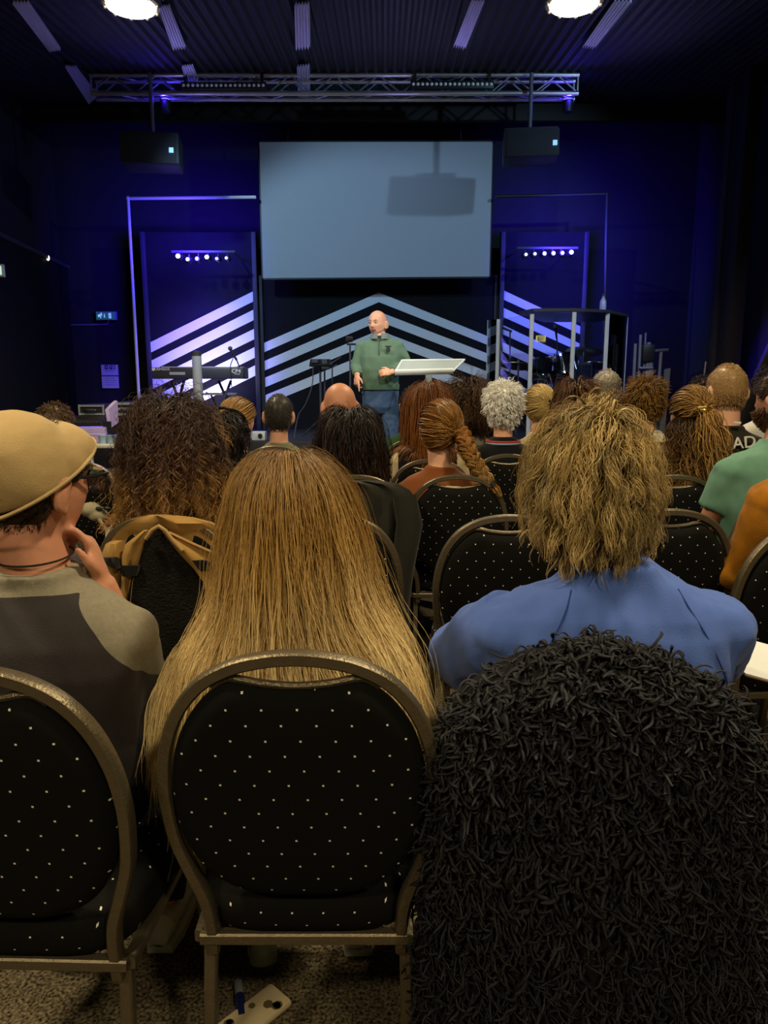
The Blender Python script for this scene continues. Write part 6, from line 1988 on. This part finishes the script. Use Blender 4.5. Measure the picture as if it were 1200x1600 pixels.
# ---------------------------------------------------------------- left side: wall signs and the equipment table
def wall_signs():
    y = 10.88
    M_GREEN = mat('green exit sign', (.01, .12, .10), .4, emit=(.02, .16, .16), estr=.35)
    M_PICT = mat('pale pictogram', (.7, .9, .9), .4, emit=(.5, .9, .9), estr=.35)
    a, b = P(151, 487, y), P(184, 500.5, y); c = (a + b) / 2; w, h = b.x - a.x, a.z - b.z
    t = empty('exit_sign', c, 0, 'green exit sign with running figure, arrow and door on the back wall', 'exit sign')
    mb = MB(); mb.box((c.x, y - .02, c.z), (w, .04, h), bev=.005); mb.build('frame', mat('sign rim', (.35, .42, .5), .5), t)
    mb = MB(); mb.box((c.x - .012, y - .042, c.z), (w * .88, .006, h * .82)); mb.build('sign_face', M_GREEN, t)
    q = lambda x, z: Vector((c.x - .012 + x * w / 2 * .88, y - .048, c.z + z * h / 2 * .82))
    mb = MB()
    mb.ell(q(-.42, .62), (.012, .004, .012), None, 10, 6)
    for pts in ([(-.48, .35), (-.60, -.05)], [(-.60, -.05), (-.78, -.35)], [(-.60, -.05), (-.48, -.3), (-.52, -.72)], [(-.50, .3), (-.72, .2), (-.80, -.05)], [(-.48, .35), (-.33, .1)]):
        mb.tube([q(*p) for p in pts], .008, 6)
    mb.build('running_figure', M_PICT, t)
    mb = MB(); mb.tube([q(-.08, .55), q(-.08, -.2)], .006, 6); mb.slab([q(-.19, -.15), q(.03, -.15), q(-.08, -.65)], (0, -1, 0), .004); mb.build('arrow', M_PICT, t)
    mb = MB(); d = q(.52, 0); mb.box(d, (w * .13, .004, h * .62)); mb.build('door_symbol', M_PICT, t)
    # sign at the very edge of the left wall
    p = P(2, 423, 8.2)
    t = empty('exit_sign', p, 0, 'small lit sign cut off at the left edge on the side wall', 'exit sign')
    mb = MB(); mb.box(p + Vector((-.05, 0, 0)), (.16, .05, .13), bev=.005); mb.build('frame', M_WHITE, t)
    mb = MB(); mb.box(p + Vector((-.05, -.028, 0)), (.13, .006, .09)); mb.build('sign_face', mat('lit pale sign', (.6, .8, .7), .4, emit=(.6, .9, .75), estr=.8), t)
    # two notices
    M_NINK = mat('blue-grey print', (.04, .14, .20), .6)
    for (u0, u1, v0, v1, lab) in ((158, 185.5, 570, 586.5, 'upper pale notice with a bold heading on the back wall'), (159, 186.5, 588, 606.5, 'lower pale notice with lines of text on the back wall')):
        a, b = P(u0, v0, y), P(u1, v1, y); c = (a + b) / 2
        t = empty('wall_notice', c, 0, lab, 'notice')
        mb = MB(); mb.box((c.x, y - .006, c.z), (b.x - a.x, .006, a.z - b.z)); mb.build('paper', M_PAPER, t)
        mb = MB()
        if v0 < 580:
            z = c.z + .04; x = c.x - .045
            for k, (dx, ww) in enumerate(((0, .05), (.065, .045), (.115, .03))):
                mb.box((x + dx, y - .011, z), (ww, .004, .06)); 
            mb.build('heading_block', M_NINK, t); mb = MB()
            mb.box((x + .004, y - .014, z), (.022, .003, .012)); mb.box((x + .066, y - .014, z + .008), (.012, .003, .02)); mb.box((x + .115, y - .014, z), (.012, .003, .04)); mb.build('heading_gap', M_PAPER, t)
            mb = MB(); mb.box((c.x, y - .011, c.z - .012), (.13, .003, .006)); mb.build('text_line', M_NINK, t)
        else:
            for k in range(4):
                mb = MB(); mb.box((c.x + .01 * (k % 2), y - .011, c.z + .055 - .03 * k), (.14 + .03 * (k % 2), .003, .006)); mb.build('text_line', mat('grey print', (.3, .36, .45), .6), t)
    mb = MB(); a, b = P(108, 508, y), P(168, 507, y); mb.tube([a, b, P(170, 501, y)], .012, 8)
    tag(mb.build('cable_conduit', mat('dim conduit', (.16, .16, .2), .5), origin=a), 'thin conduit along the back wall under the green exit sign', 'conduit')
    p = P(75, 403, 10.0)
    t = empty('wall_lamp', p, 0, 'tiny lit lamp high on the left wall', 'lamp'); mb = MB(); mb.ell(p, (.02, .02, .035)); mb.build('bulb', mat('warm bulb', (1, .8, .6), .3, emit=(1, .8, .6), estr=3), t)
    mb = MB(); mb.box(p + Vector((-.03, .02, .03)), (.05, .04, .04)); mb.build('mount', M_PLASTIC, t)
wall_signs()


def equipment():
    y = 6.9
    zt = P(160, 695, y).z
    a = P(131, 695, y); b = P(214, 694, y)
    t = empty('folding_table', ((a.x + b.x) / 2, y, 0), 0, 'white-edged table of equipment at the left of the stage', 'table')
    mb = MB(); mb.box(((a.x + b.x) / 2, y + .38, zt - .015), (b.x - a.x, .78, .035), bev=.006); mb.build('table_top', mat('white laminate', (.75, .77, .75), .4), t)
    for sx, u in ((0, 139), (1, 206)):
        for yy in (y + .05, y + .70):
            mb = MB(); x = P(u, 700, y).x; mb.tube([(x, yy, .0), (x, yy, zt - .03)], .018, 8); mb.build('leg', M_WHITE, t)
    M_BAND = mat('aluminium edge band', (.66, .72, .70), .35, .6)
    M_CASE = mat('black case laminate', (.02, .02, .024), .45)
    M_LILAC_TINT = mat('panel with lilac light in colour', (.40, .32, .62), .45)  # purple stage light put into the panel colour
    def case(u0, u1, v0, v1, yy, dep, lab, body, bands=2, rz=0.0):
        A, B = P(u0, v0, yy), P(u1, v1, yy); c = (A + B) / 2; w, h = B.x - A.x, A.z - B.z
        t = empty('flight_case', (c.x, yy + dep / 2, B.z), 0, lab, 'flight case')
        rot = Euler((0, 0, rz)); mb = MB(); mb.box((c.x, yy + dep / 2, c.z), (w, dep, h), rot, bev=.008); mb.build('case_body', body, t)
        for k in range(bands):
            mb = MB(); z = B.z + h * (.12 + .76 * k / max(1, bands - 1)); mb.box((c.x, yy - .004, z), (w * .98, .012, h * .17), rot); mb.build('edge_band', M_BAND, t)
        for sx in (-1, 1):
            mb = MB(); mb.box((c.x + sx * w * .46, yy - .008, B.z + h * .5), (w * .05, .014, h * .98), rot); mb.build('corner_trim', M_BAND, t)
        mb = MB(); mb.tube([(c.x - .06, yy - .01, c.z), (c.x - .05, yy - .035, c.z), (c.x + .05, yy - .035, c.z), (c.x + .06, yy - .01, c.z)], .008, 6); mb.build('handle', M_CHROME, t)
        return t
    # rack behind the table, standing on the stage
    A = P(110, 650, 7.75); B = P(163, 650, 7.75)
    t = empty('equipment_rack', ((A.x + B.x) / 2, 7.75, STAGE), 0, 'black equipment rack behind the table at the left', 'rack')
    mb = MB(); mb.box(((A.x + B.x) / 2, 8.0, (A.z + STAGE) / 2), (B.x - A.x, .5, A.z - STAGE), bev=.01); mb.build('cabinet', M_CASE, t)
    for k, v in enumerate((660, 671)):
        p = P(136, v, 7.74); mb = MB(); mb.box(p, ((B.x - A.x) * .9, .02, .055)); f = mb.build('front_panel', mat('dull panel', (.05, .05, .055), .4), t)
        for j in range(9):
            mb = MB(); q = p + Vector(((j - 4) * .034, -.016, 0)); mb.ell(q, (.008, .008, .008), None, 8, 6); mb.build('knob', M_DGREY, f)
    zr = A.z
    t = case(122, 164, 632, 649, 7.78, .40, 'flight case with bright edges on top of the equipment rack', M_CASE)
    t = case(180, 216, 628, 650, 8.1, .4, 'flight case standing behind the panel tinted as lilac-lit at the left of the stage', M_CASE, 3)
    # support under the rear case
    A, B = P(180, 650, 8.1), P(216, 650, 8.1)
    mb = MB(); mb.box(((A.x + B.x) / 2, 8.3, (A.z + STAGE) / 2), (B.x - A.x, .4, A.z - STAGE - .002), bev=.01)
    tag(mb.build('black_trunk', M_CASE, origin=((A.x + B.x) / 2, 8.3, STAGE)), 'black trunk under the rear flight case at the left', 'trunk')
    # lid standing open, lilac stage light painted into its colour
    y2 = 7.25
    q = [P(164, 640, y2), P(178, 626, y2 + .1), P(180, 660, y2 + .1), P(169, 668, y2)]
    t = empty('open_case', P(172, 690, y2), 0, 'open equipment case on the table, its raised lid coloured with lilac light', 'open case')
    mb = MB(); mb.slab(q, (-1, -.4, 0), .03); mb.build('lid', M_LILAC_TINT, t)
    mb = MB(); mb.box(P(168, 668, y2) , (.07, .05, .12)); mb.build('gadget', M_PLASTIC, t)
    c = P(180, 680, y2); mb = MB(); mb.box((c.x, y2 + .1, (zt + c.z) / 2 + .015), (.22, .3, c.z - zt - .02), bev=.01); mb.build('case_base', M_CASE, t)
    # case at the table front, lilac light painted into body and band
    t = empty('tinted_case', P(142, 694, 7.05), 0, 'case with lilac light in its colour lying on the table beside the clear boxes', 'case')
    A = P(124, 676, 7.0); c = P(140, 682, 7.1)
    mb = MB(); mb.box((c.x - .05, 7.22, zt + .075), (.34, .30, .14), Euler((0, 0, R(12))), bev=.012); mb.build('case_body', M_LILAC_TINT, t)
    mb = MB(); mb.box((c.x - .05, 7.22, zt + .085), (.346, .306, .014), Euler((0, 0, R(12)))); mb.build('edge_band', mat('band with lilac light in colour', (.6, .5, .85), .4), t)
    M_BOX = mat('clear blue tub', (.50, .68, .78), .25, trans=.35)
    for k, u in enumerate((158, 171, 181)):
        p = P(u, 690, 6.95); mb = MB(); mb.lathe([(0, 0), (.035, 0), (.043, .07), (.046, .072), (.046, .08), (0, .083)], (p.x, 7.0, zt + .003), 14)
        tag(mb.build('clear_tub', M_BOX, origin=(p.x, 7.0, zt)), ('left', 'middle', 'right')[k] + 'most of the clear tubs on the white table' if k != 1 else 'middle one of the clear tubs on the white table', 'tub', 'clear tubs on the table')
    # waste bin with teal cloth
    p = PZ(172, 800, 0.0); p = Vector((P(170, 760, 5.6).x, 5.6, 0)); zb = P(168, 735, 5.6).z
    t = empty('waste_bin', p, 0, 'grey bin under the table with a teal cloth over its rim', 'bin')
    mb = MB(); mb.lathe([(0, .0), (.10, 0), (.13, zb), (.12, zb), (.10, .02), (0, .02)], p, 20); mb.build('bin_body', mat('grey plastic bin', (.10, .11, .13), .5), t)
    mb = MB(); g = [[Vector((p.x - .14 + .16 * k / 9 + .01 * math.sin(j), 5.6 - .13 - .02 * math.sin(k * 1.3), zb + .05 - .03 * j - .012 * abs(k - 5))) for k in range(10)] for j in range(7)]
    mb.add(*slab_grid(g, .012)); tag(mb.build('teal_cloth', cloth('teal cloth', '#1d7f92'), origin=p), 'teal cloth draped over the rim of the grey bin', 'cloth')
    # cream bag on the turned chair
    c = P(142, 796, 3.5)
    t = empty('cream_bag', c, 0, 'small cream bag with a dark bow hung on the turned chair', 'bag')
    mb = MB(); mb.ell(c + Vector((.0, 0, .0)), (.055, .04, .035)); mb.ell(c + Vector((.03, 0, -.02)), (.05, .035, .04)); me = remesh(mb, .006, 4); wrinkle(me, .004, 20); link_mesh('bag_body', me, cloth('cream canvas', '#a39a80'), t)
    mb = MB(); q = c + Vector((.07, -.03, .0)); mb.ell(q + Vector((-.018, 0, .01)), (.018, .008, .010)); mb.ell(q + Vector((.018, 0, .01)), (.018, .008, .010)); mb.build('bow', M_DKSHOE, t)
    mb = MB(); mb.tube(catmull([c + Vector((.03, -.02, -.02)), c + Vector((.07, -.03, -.08)), c + Vector((.10, -.03, -.16))], 5), .009, 8, flat=.5); mb.build('strap', cloth('cream canvas', '#a39a80'), t)
equipment()

# rear exit sign, seen only as a reflection in the drum screen
def rear_sign():
    a, b = P(831, 491, 8.05), P(897, 488, 8.0)
    n = Vector((b.y - a.y, -(b.x - a.x), 0)).normalized()
    t_ = P(845, 529, 1.0) - Vector((0, 0, CAM_Z)); cam0 = Vector((0, 0, CAM_Z))
    k = (a - cam0).dot(n) / t_.dot(n); hit = cam0 + t_ * k
    r = t_ - n * 2 * t_.dot(n)
    kk = (-5.62 - hit.y) / r.y
    p = hit + r * kk
    t = empty('exit_sign', p, 0, 'lit yellow exit sign on the rear wall mirrored in the drum screen', 'exit sign')
    w, h = .28, .17
    mb = MB(); mb.box(p, (w, .05, h), bev=.006); mb.build('frame', mat('lit yellow sign', (1, .9, .3), .4, emit=(1.0, .86, .22), estr=26), t)
    for x in (-.06, .0, .06):
        mb = MB(); mb.box(p + Vector((x, .03, 0)), (.035, .01, h * .6)); mb.build('pictogram', M_PLASTIC, t)
rear_sign()


# ---------------------------------------------------------------- on the carpet by the nearest chairs
def floor_things():
    c = PZ(398, 1580, 0.02)
    t = empty('phone_wallet', (c.x, c.y, 0), R(-42), 'cream phone case with brown blotches lying under the blonde woman\'s chair', 'phone case')
    M_CREAM = mat('cream plastic', (.62, .50, .30), .4, var=.1); rot = Euler((0, 0, R(-42)))
    mb = MB(); mb.box((c.x, c.y, .011), (.075, .150, .018), rot, bev=.008); mb.build('case_body', M_CREAM, t)
    rng = random.Random(4); B = mat('brown blotch', (.12, .09, .04), .5)
    for k in range(9):
        q = Vector((rng.uniform(-.028, .028), rng.uniform(-.066, .066), .0)); q = rot.to_matrix() @ q; r = rng.uniform(.006, .012)
        mb = MB(); mb.lathe([(0, 0), (r, 0), (r, .0012), (0, .0012)], (c.x + q.x, c.y + q.y, .0195), 7); mb.build('blotch', B, t)
    a, b = PZ(378, 1590, .012), PZ(372, 1535, .012)
    t = empty('pen', (a.x, a.y, 0), 0, 'blue pen with a clear barrel on the carpet by the chair leg', 'pen')
    mb = MB(); mb.tube([a, a.lerp(b, .6)], .011, 12); mb.build('cap', mat('dark blue plastic', (.01, .015, .09), .25), t)
    mb = MB(); mb.tube([a.lerp(b, .6), b], .010, 12); mb.build('barrel', mat('clear barrel', (.35, .38, .42), .15, trans=.4), t)
    a = PZ(392, 1545, .0); h = .155
    t = empty('glass_bottle', (a.x, a.y, 0), 0, 'clear drinking bottle standing on the carpet under the nearest chair', 'bottle')
    mb = MB(); mb.lathe([(0, 0), (.030, 0), (.033, .01), (.033, h * .75), (.016, h * .92), (.016, h), (0, h)], (a.x + .02, a.y + .06, 0), 20); mb.build('bottle_body', mat('clear bottle glass', (.85, .9, .88), .05, trans=.95), t)
    mb = MB(); mb.lathe([(0, h), (.018, h), (.018, h + .022), (0, h + .022)], (a.x + .02, a.y + .06, 0), 16); mb.build('bottle_cap', mat('teal cap', (.03, .16, .16), .4), t)
floor_things()

# ---------------------------------------------------------------- the speaker on the stage
def speaker():
    Y = 7.6; H = P(590, 506, Y); hs = 1.13
    yaw = math.pi - R(4); RY = Matrix.Rotation(yaw, 3, 'Z')
    base = Vector((P(594, 600, Y).x, Y, STAGE))
    f = lambda x, y, z: Vector((base.x, base.y, 0)) + RY @ Vector((x, y, 0)) + Vector((0, 0, z))
    M = Matrix.Rotation(math.pi - R(30), 3, 'Z') @ Matrix.Rotation(R(-3), 3, 'X')
    W = lambda u, v, y: RY.transposed() @ (P(u, v, y) - Vector((base.x, base.y, 0)))     # pixel -> local
    zS = P(600, 534, Y).z; zH = P(600, 604, Y).z; zc = STAGE + .84
    hx = RY.transposed() @ (H - Vector((base.x, base.y, 0)))
    s = Sitter(); s.H = H; s.M = M; s.hs = hs; s.base = base; s.RY = RY; s.zS = zS; s.sw = .215; s.f = f
    sw = .215
    def torso(g, lo):
        r = []
        hh = zS - zH
        for (z, w, d, y) in ((lo, .176, .125, .0), (zH + .02, .180, .130, .004), (zH + .08, .184, .135, .012), (zH + .38 * hh, .190, .14, .016), (zH + .66 * hh, sw * .95, .132, .01), (zS - .10, sw * .98, .12, 0),
                             (zS - .045, sw * .98, .10, -.005), (zS - .01, sw * .90, .085, -.008), (zS + .015, sw * .70, .07, -.008), (zS + .035, sw * .46, .06, 0), (zS + .055, .082, .075, .008)):
            r.append(sring(f, w + g, d + g, y, z))
        return r
    armR = [(sw - .035, 0, zS - .05), tuple(W(556, 572, Y - .02)), tuple(W(558, 586, Y - .10))]       # his right, hanging and pointing down
    armL = [(-sw + .035, 0, zS - .05), tuple(W(635, 571, Y - .02)), tuple(W(612, 581, Y - .24))]      # his left, folded across
    mb = MB(); head_mesh(mb, H, M, hs)
    mb.tube([H + M @ Vector((0, -.012, -.03)), H + M @ Vector((0, -.02, -.09)), f(hx.x * .4, .0, zS + .05), f(0, 0, zS - .03)], [.066, .066, .070, .080], 18, ref=(1, 0, 0))
    mb.loft(torso(-.012, zH - .06))
    for (a, b, c), hd, up, side in ((armR, (.04, .18, -1), (.6, .8, .2), 1), (armL, (.92, .30, -.08), (.15, .9, .35), -1)):
        a, b, c = f(*a), f(*b), f(*c)
        mb.tube([a, a.lerp(b, .5), b, b.lerp(c, .5), c], [.05, .046, .04, .038, .029], 14)
        if side == 1:
            hand_mesh(mb, c, RY @ Vector(hd), RY @ Vector(up), 1, .3, 1.05, .06, curls=[.08, .75, .95, 1.05])
        else:
            hand_mesh(mb, c, RY @ Vector(hd), RY @ Vector(up), -1, .55, 1.05, .08, curls=[.85, .95, 1.05, 1.1])
    for sx in (-1, 1):
        kn = (sx * .115, .02, STAGE + .47); an = (sx * .13, -.02, STAGE + .09)
        mb.tube([f(sx * .09, 0, zc), f(sx * .10, .01, STAGE + .65), f(*kn), f(sx * .122, -.01, STAGE + .30), f(*an)], [.082, .075, .056, .054, .038], 14)
        mb.ell(f(an[0], .06, STAGE + .045), (.038, .10, .035), RY)
    mb.loft([sring(f, .15, .11, 0, zc + .1), sring(f, .16, .115, 0, zc - .02), sring(f, .12, .09, 0, zc - .07)])
    me = remesh(mb, .0055, 2)
    s.body = link_mesh('person', me, [SKIN_P, skin_mat('lips', '#b06a5e')], None, base)
    loc = lambda c: ((c + np.array(base) - np.array(H)) @ np3(M)) / hs
    def lips(c):
        q = loc(c); return np.where((np.abs(q[:, 0]) < .024) & (q[:, 2] > -.069) & (q[:, 2] < -.047) & (q[:, 1] > .06), 1, 0)
    face_mats(me, lips)
    tag(s.body, 'bald man in a green quarter-zip jumper and jeans speaking on the stage', 'person')
    T = lambda *q: H + M @ (Vector(q) * hs)
    for sx in (-1, 1):
        mb = MB(); mb.ell(T(sx * .031, .0765, .012), (.0125, .011, .0095), M, 14, 10); e = mb.build('eye', mat('eye white', (.75, .72, .7), .2), s.body)
        mb = MB(); mb.ell(T(sx * .031 + .002, .0875, .011), (.0055, .002, .0055), M, 10, 6); mb.build('iris', mat('dark iris', (.03, .025, .02), .2), e)
        mb = MB(); mb.tube([T(sx * .017, .0905, .028), T(sx * .031, .0895, .033), T(sx * .046, .082, .028)], [.003, .0034, .002], 8); mb.build('eyebrow', mat('grey brow', (.22, .16, .12), .8), s.body)
        mb = MB(); mb.tube([T(sx * .019, .0865, .014), T(sx * .031, .0885, .0205), T(sx * .044, .081, .014)], .0026, 8); mb.build('eyelid', SKIN_P, s.body)
    mb = MB(); mb.tube([T(-.016, .0885, -.0575), T(0, .0925, -.0565), T(.016, .0885, -.0575)], [.002, .0055, .002], 8, flat=.7); mb.build('mouth', mat('dark mouth', (.10, .03, .03), .5), s.body)
    mb = MB(); mb.tube(catmull([T(-.084, -.02, .02), T(-.086, .005, -.012), T(-.070, .055, -.052), T(-.040, .088, -.062)], 5), .0022, 6); mb.ell(T(-.038, .089, -.062), (.005, .005, .005)); mb.build('headset_microphone', mat('beige headset', (.65, .5, .4), .5), s.body)
    hair_short(s, hair_mat('cropped grey stubble', '#9a7f6c', '#a58a78', '#b09683', var=.15), 900, .005, .0009, 4, 71, lift=.4, thick=.001, keep=lambda d: (d[:, 2] < .25) & (d[:, 1] < .2))
    # jumper
    M_GRN = cloth('sage green jumper', '#5a7564', var=.08, bump=.2)
    mb = MB(); mb.loft(torso(.012, zH))
    for (a, b, c) in (armR, armL):
        a, b, c = f(*a), f(*b), f(*c); e = c.lerp(b, .04)
        mb.tube([a, a.lerp(b, .5), b, b.lerp(c, .5), e], [.068, .064, .060, .056, .046], 16); mb.ell(b, (.06, .06, .062)); mb.ell(a, (.072, .07, .066))
    me = remesh(mb, .007, 5); wrinkle(me, .010, 7, (1, 1, .6), 3.3)
    sh = link_mesh('jumper', me, M_GRN, s.body, base)
    mb = MB(); mb.loft([sring(f, .190, .142, .002, zH - .03), sring(f, .196, .147, .002, zH + .0), sring(f, .196, .147, .002, zH + .025)]); mb.build('hem_band', cloth('darker green rib', '#4e6c58'), sh)
    M_GREYC = cloth('grey collar', '#6d7a7c')
    for sx in (-1, 1):
        col = []
        for k in range(10):
            a = math.pi * (.5 + sx * (.06 + .88 * k / 9)); col.append(f(.080 * math.cos(a), .012 + .078 * math.sin(a), zS + .078))
        rows = [col, [p + Vector((p.x - base.x, p.y - base.y, 0)) * .30 + Vector((0, 0, -.055)) for p in col]]
        mb = MB(); mb.add(*slab_grid([[q for q in r] for r in rows], .004, (0, 0, 1))); mb.build('collar', M_GREYC, sh)
    zf = lambda z: f(0, .151 if z < zS - .08 else .151 - (z - zS + .08) * .45, z)
    mb = MB(); mb.tube([zf(zS + .01), zf(zS - .04), zf(zS - .09), zf(zS - .14)], .0045, 6); mb.build('zip', M_DGREY, sh)
    M_EMB = mat('dark embroidered badge', (.02, .03, .03), .8)
    q = lambda u, v: P(u, v, f(0, .163, 0).y)
    mb = MB(); c = q(606.5, 547); mb.lathe([(0, 0), (.022, 0), (.022, .008), (0, .008)], c, 20, Matrix.Rotation(R(90), 3, 'X')); mb.build('chest_badge', M_EMB, sh)
    mb = MB(); mb.box(q(606.5, 541.3), (.062, .010, .013)); mb.box(q(606.5, 543), (.034, .010, .009)); mb.build('badge_bar', M_EMB, sh)
    # jeans
    mb = MB(); mb.loft([sring(f, .182, .128, 0, zH + .03), sring(f, .184, .130, 0, zH - .05), sring(f, .178, .126, -.005, zc - .02), sring(f, .13, .10, -.005, zc - .08)])
    for sx in (-1, 1):
        mb.tube([f(sx * .088, -.004, zc), f(sx * .10, .006, STAGE + .65), f(sx * .115, .02, STAGE + .47), f(sx * .122, -.01, STAGE + .28), f(sx * .13, -.01, STAGE + .06)], [.098, .092, .076, .070, .066], 16)
    me = remesh(mb, .008, 4); wrinkle(me, .010, 8, (1, 1, .7), 9.0); link_mesh('jeans', me, cloth('mid blue denim', '#40587c', var=.35, vscale=9), s.body, base)
    for sx in (-1, 1):
        mb = MB(); rings = []
        for (y, w, h) in ((-.07, .03, .06), (-.04, .042, .095), (.02, .045, .10), (.09, .046, .07), (.16, .045, .05), (.20, .03, .035)):
            rings.append([f(sx * .132 + w * math.cos(2 * math.pi * k / 16), y, STAGE + .02 + max(0, h * .5 + h * .5 * math.sin(2 * math.pi * k / 16))) for k in range(16)])
        mb.loft(rings); so = mb.build('shoe', M_DKSHOE, s.body)
        mb = MB(); mb.slab([f(sx * .132 + x, y, STAGE + .022) for x, y in ((-.03, -.08), (-.05, .0), (-.052, .12), (-.03, .21), (.03, .21), (.052, .12), (.05, .0), (.03, -.08))], (0, 0, 1), .02); mb.build('sole', M_DGREY, so)
    mb = MB(); mb.box(tuple(P(567.5, 606, Y - .02)), (.012, .02, .11), Euler((0, R(8), 0))); mb.build('belt_tag', M_WHITE, s.body)
speaker()
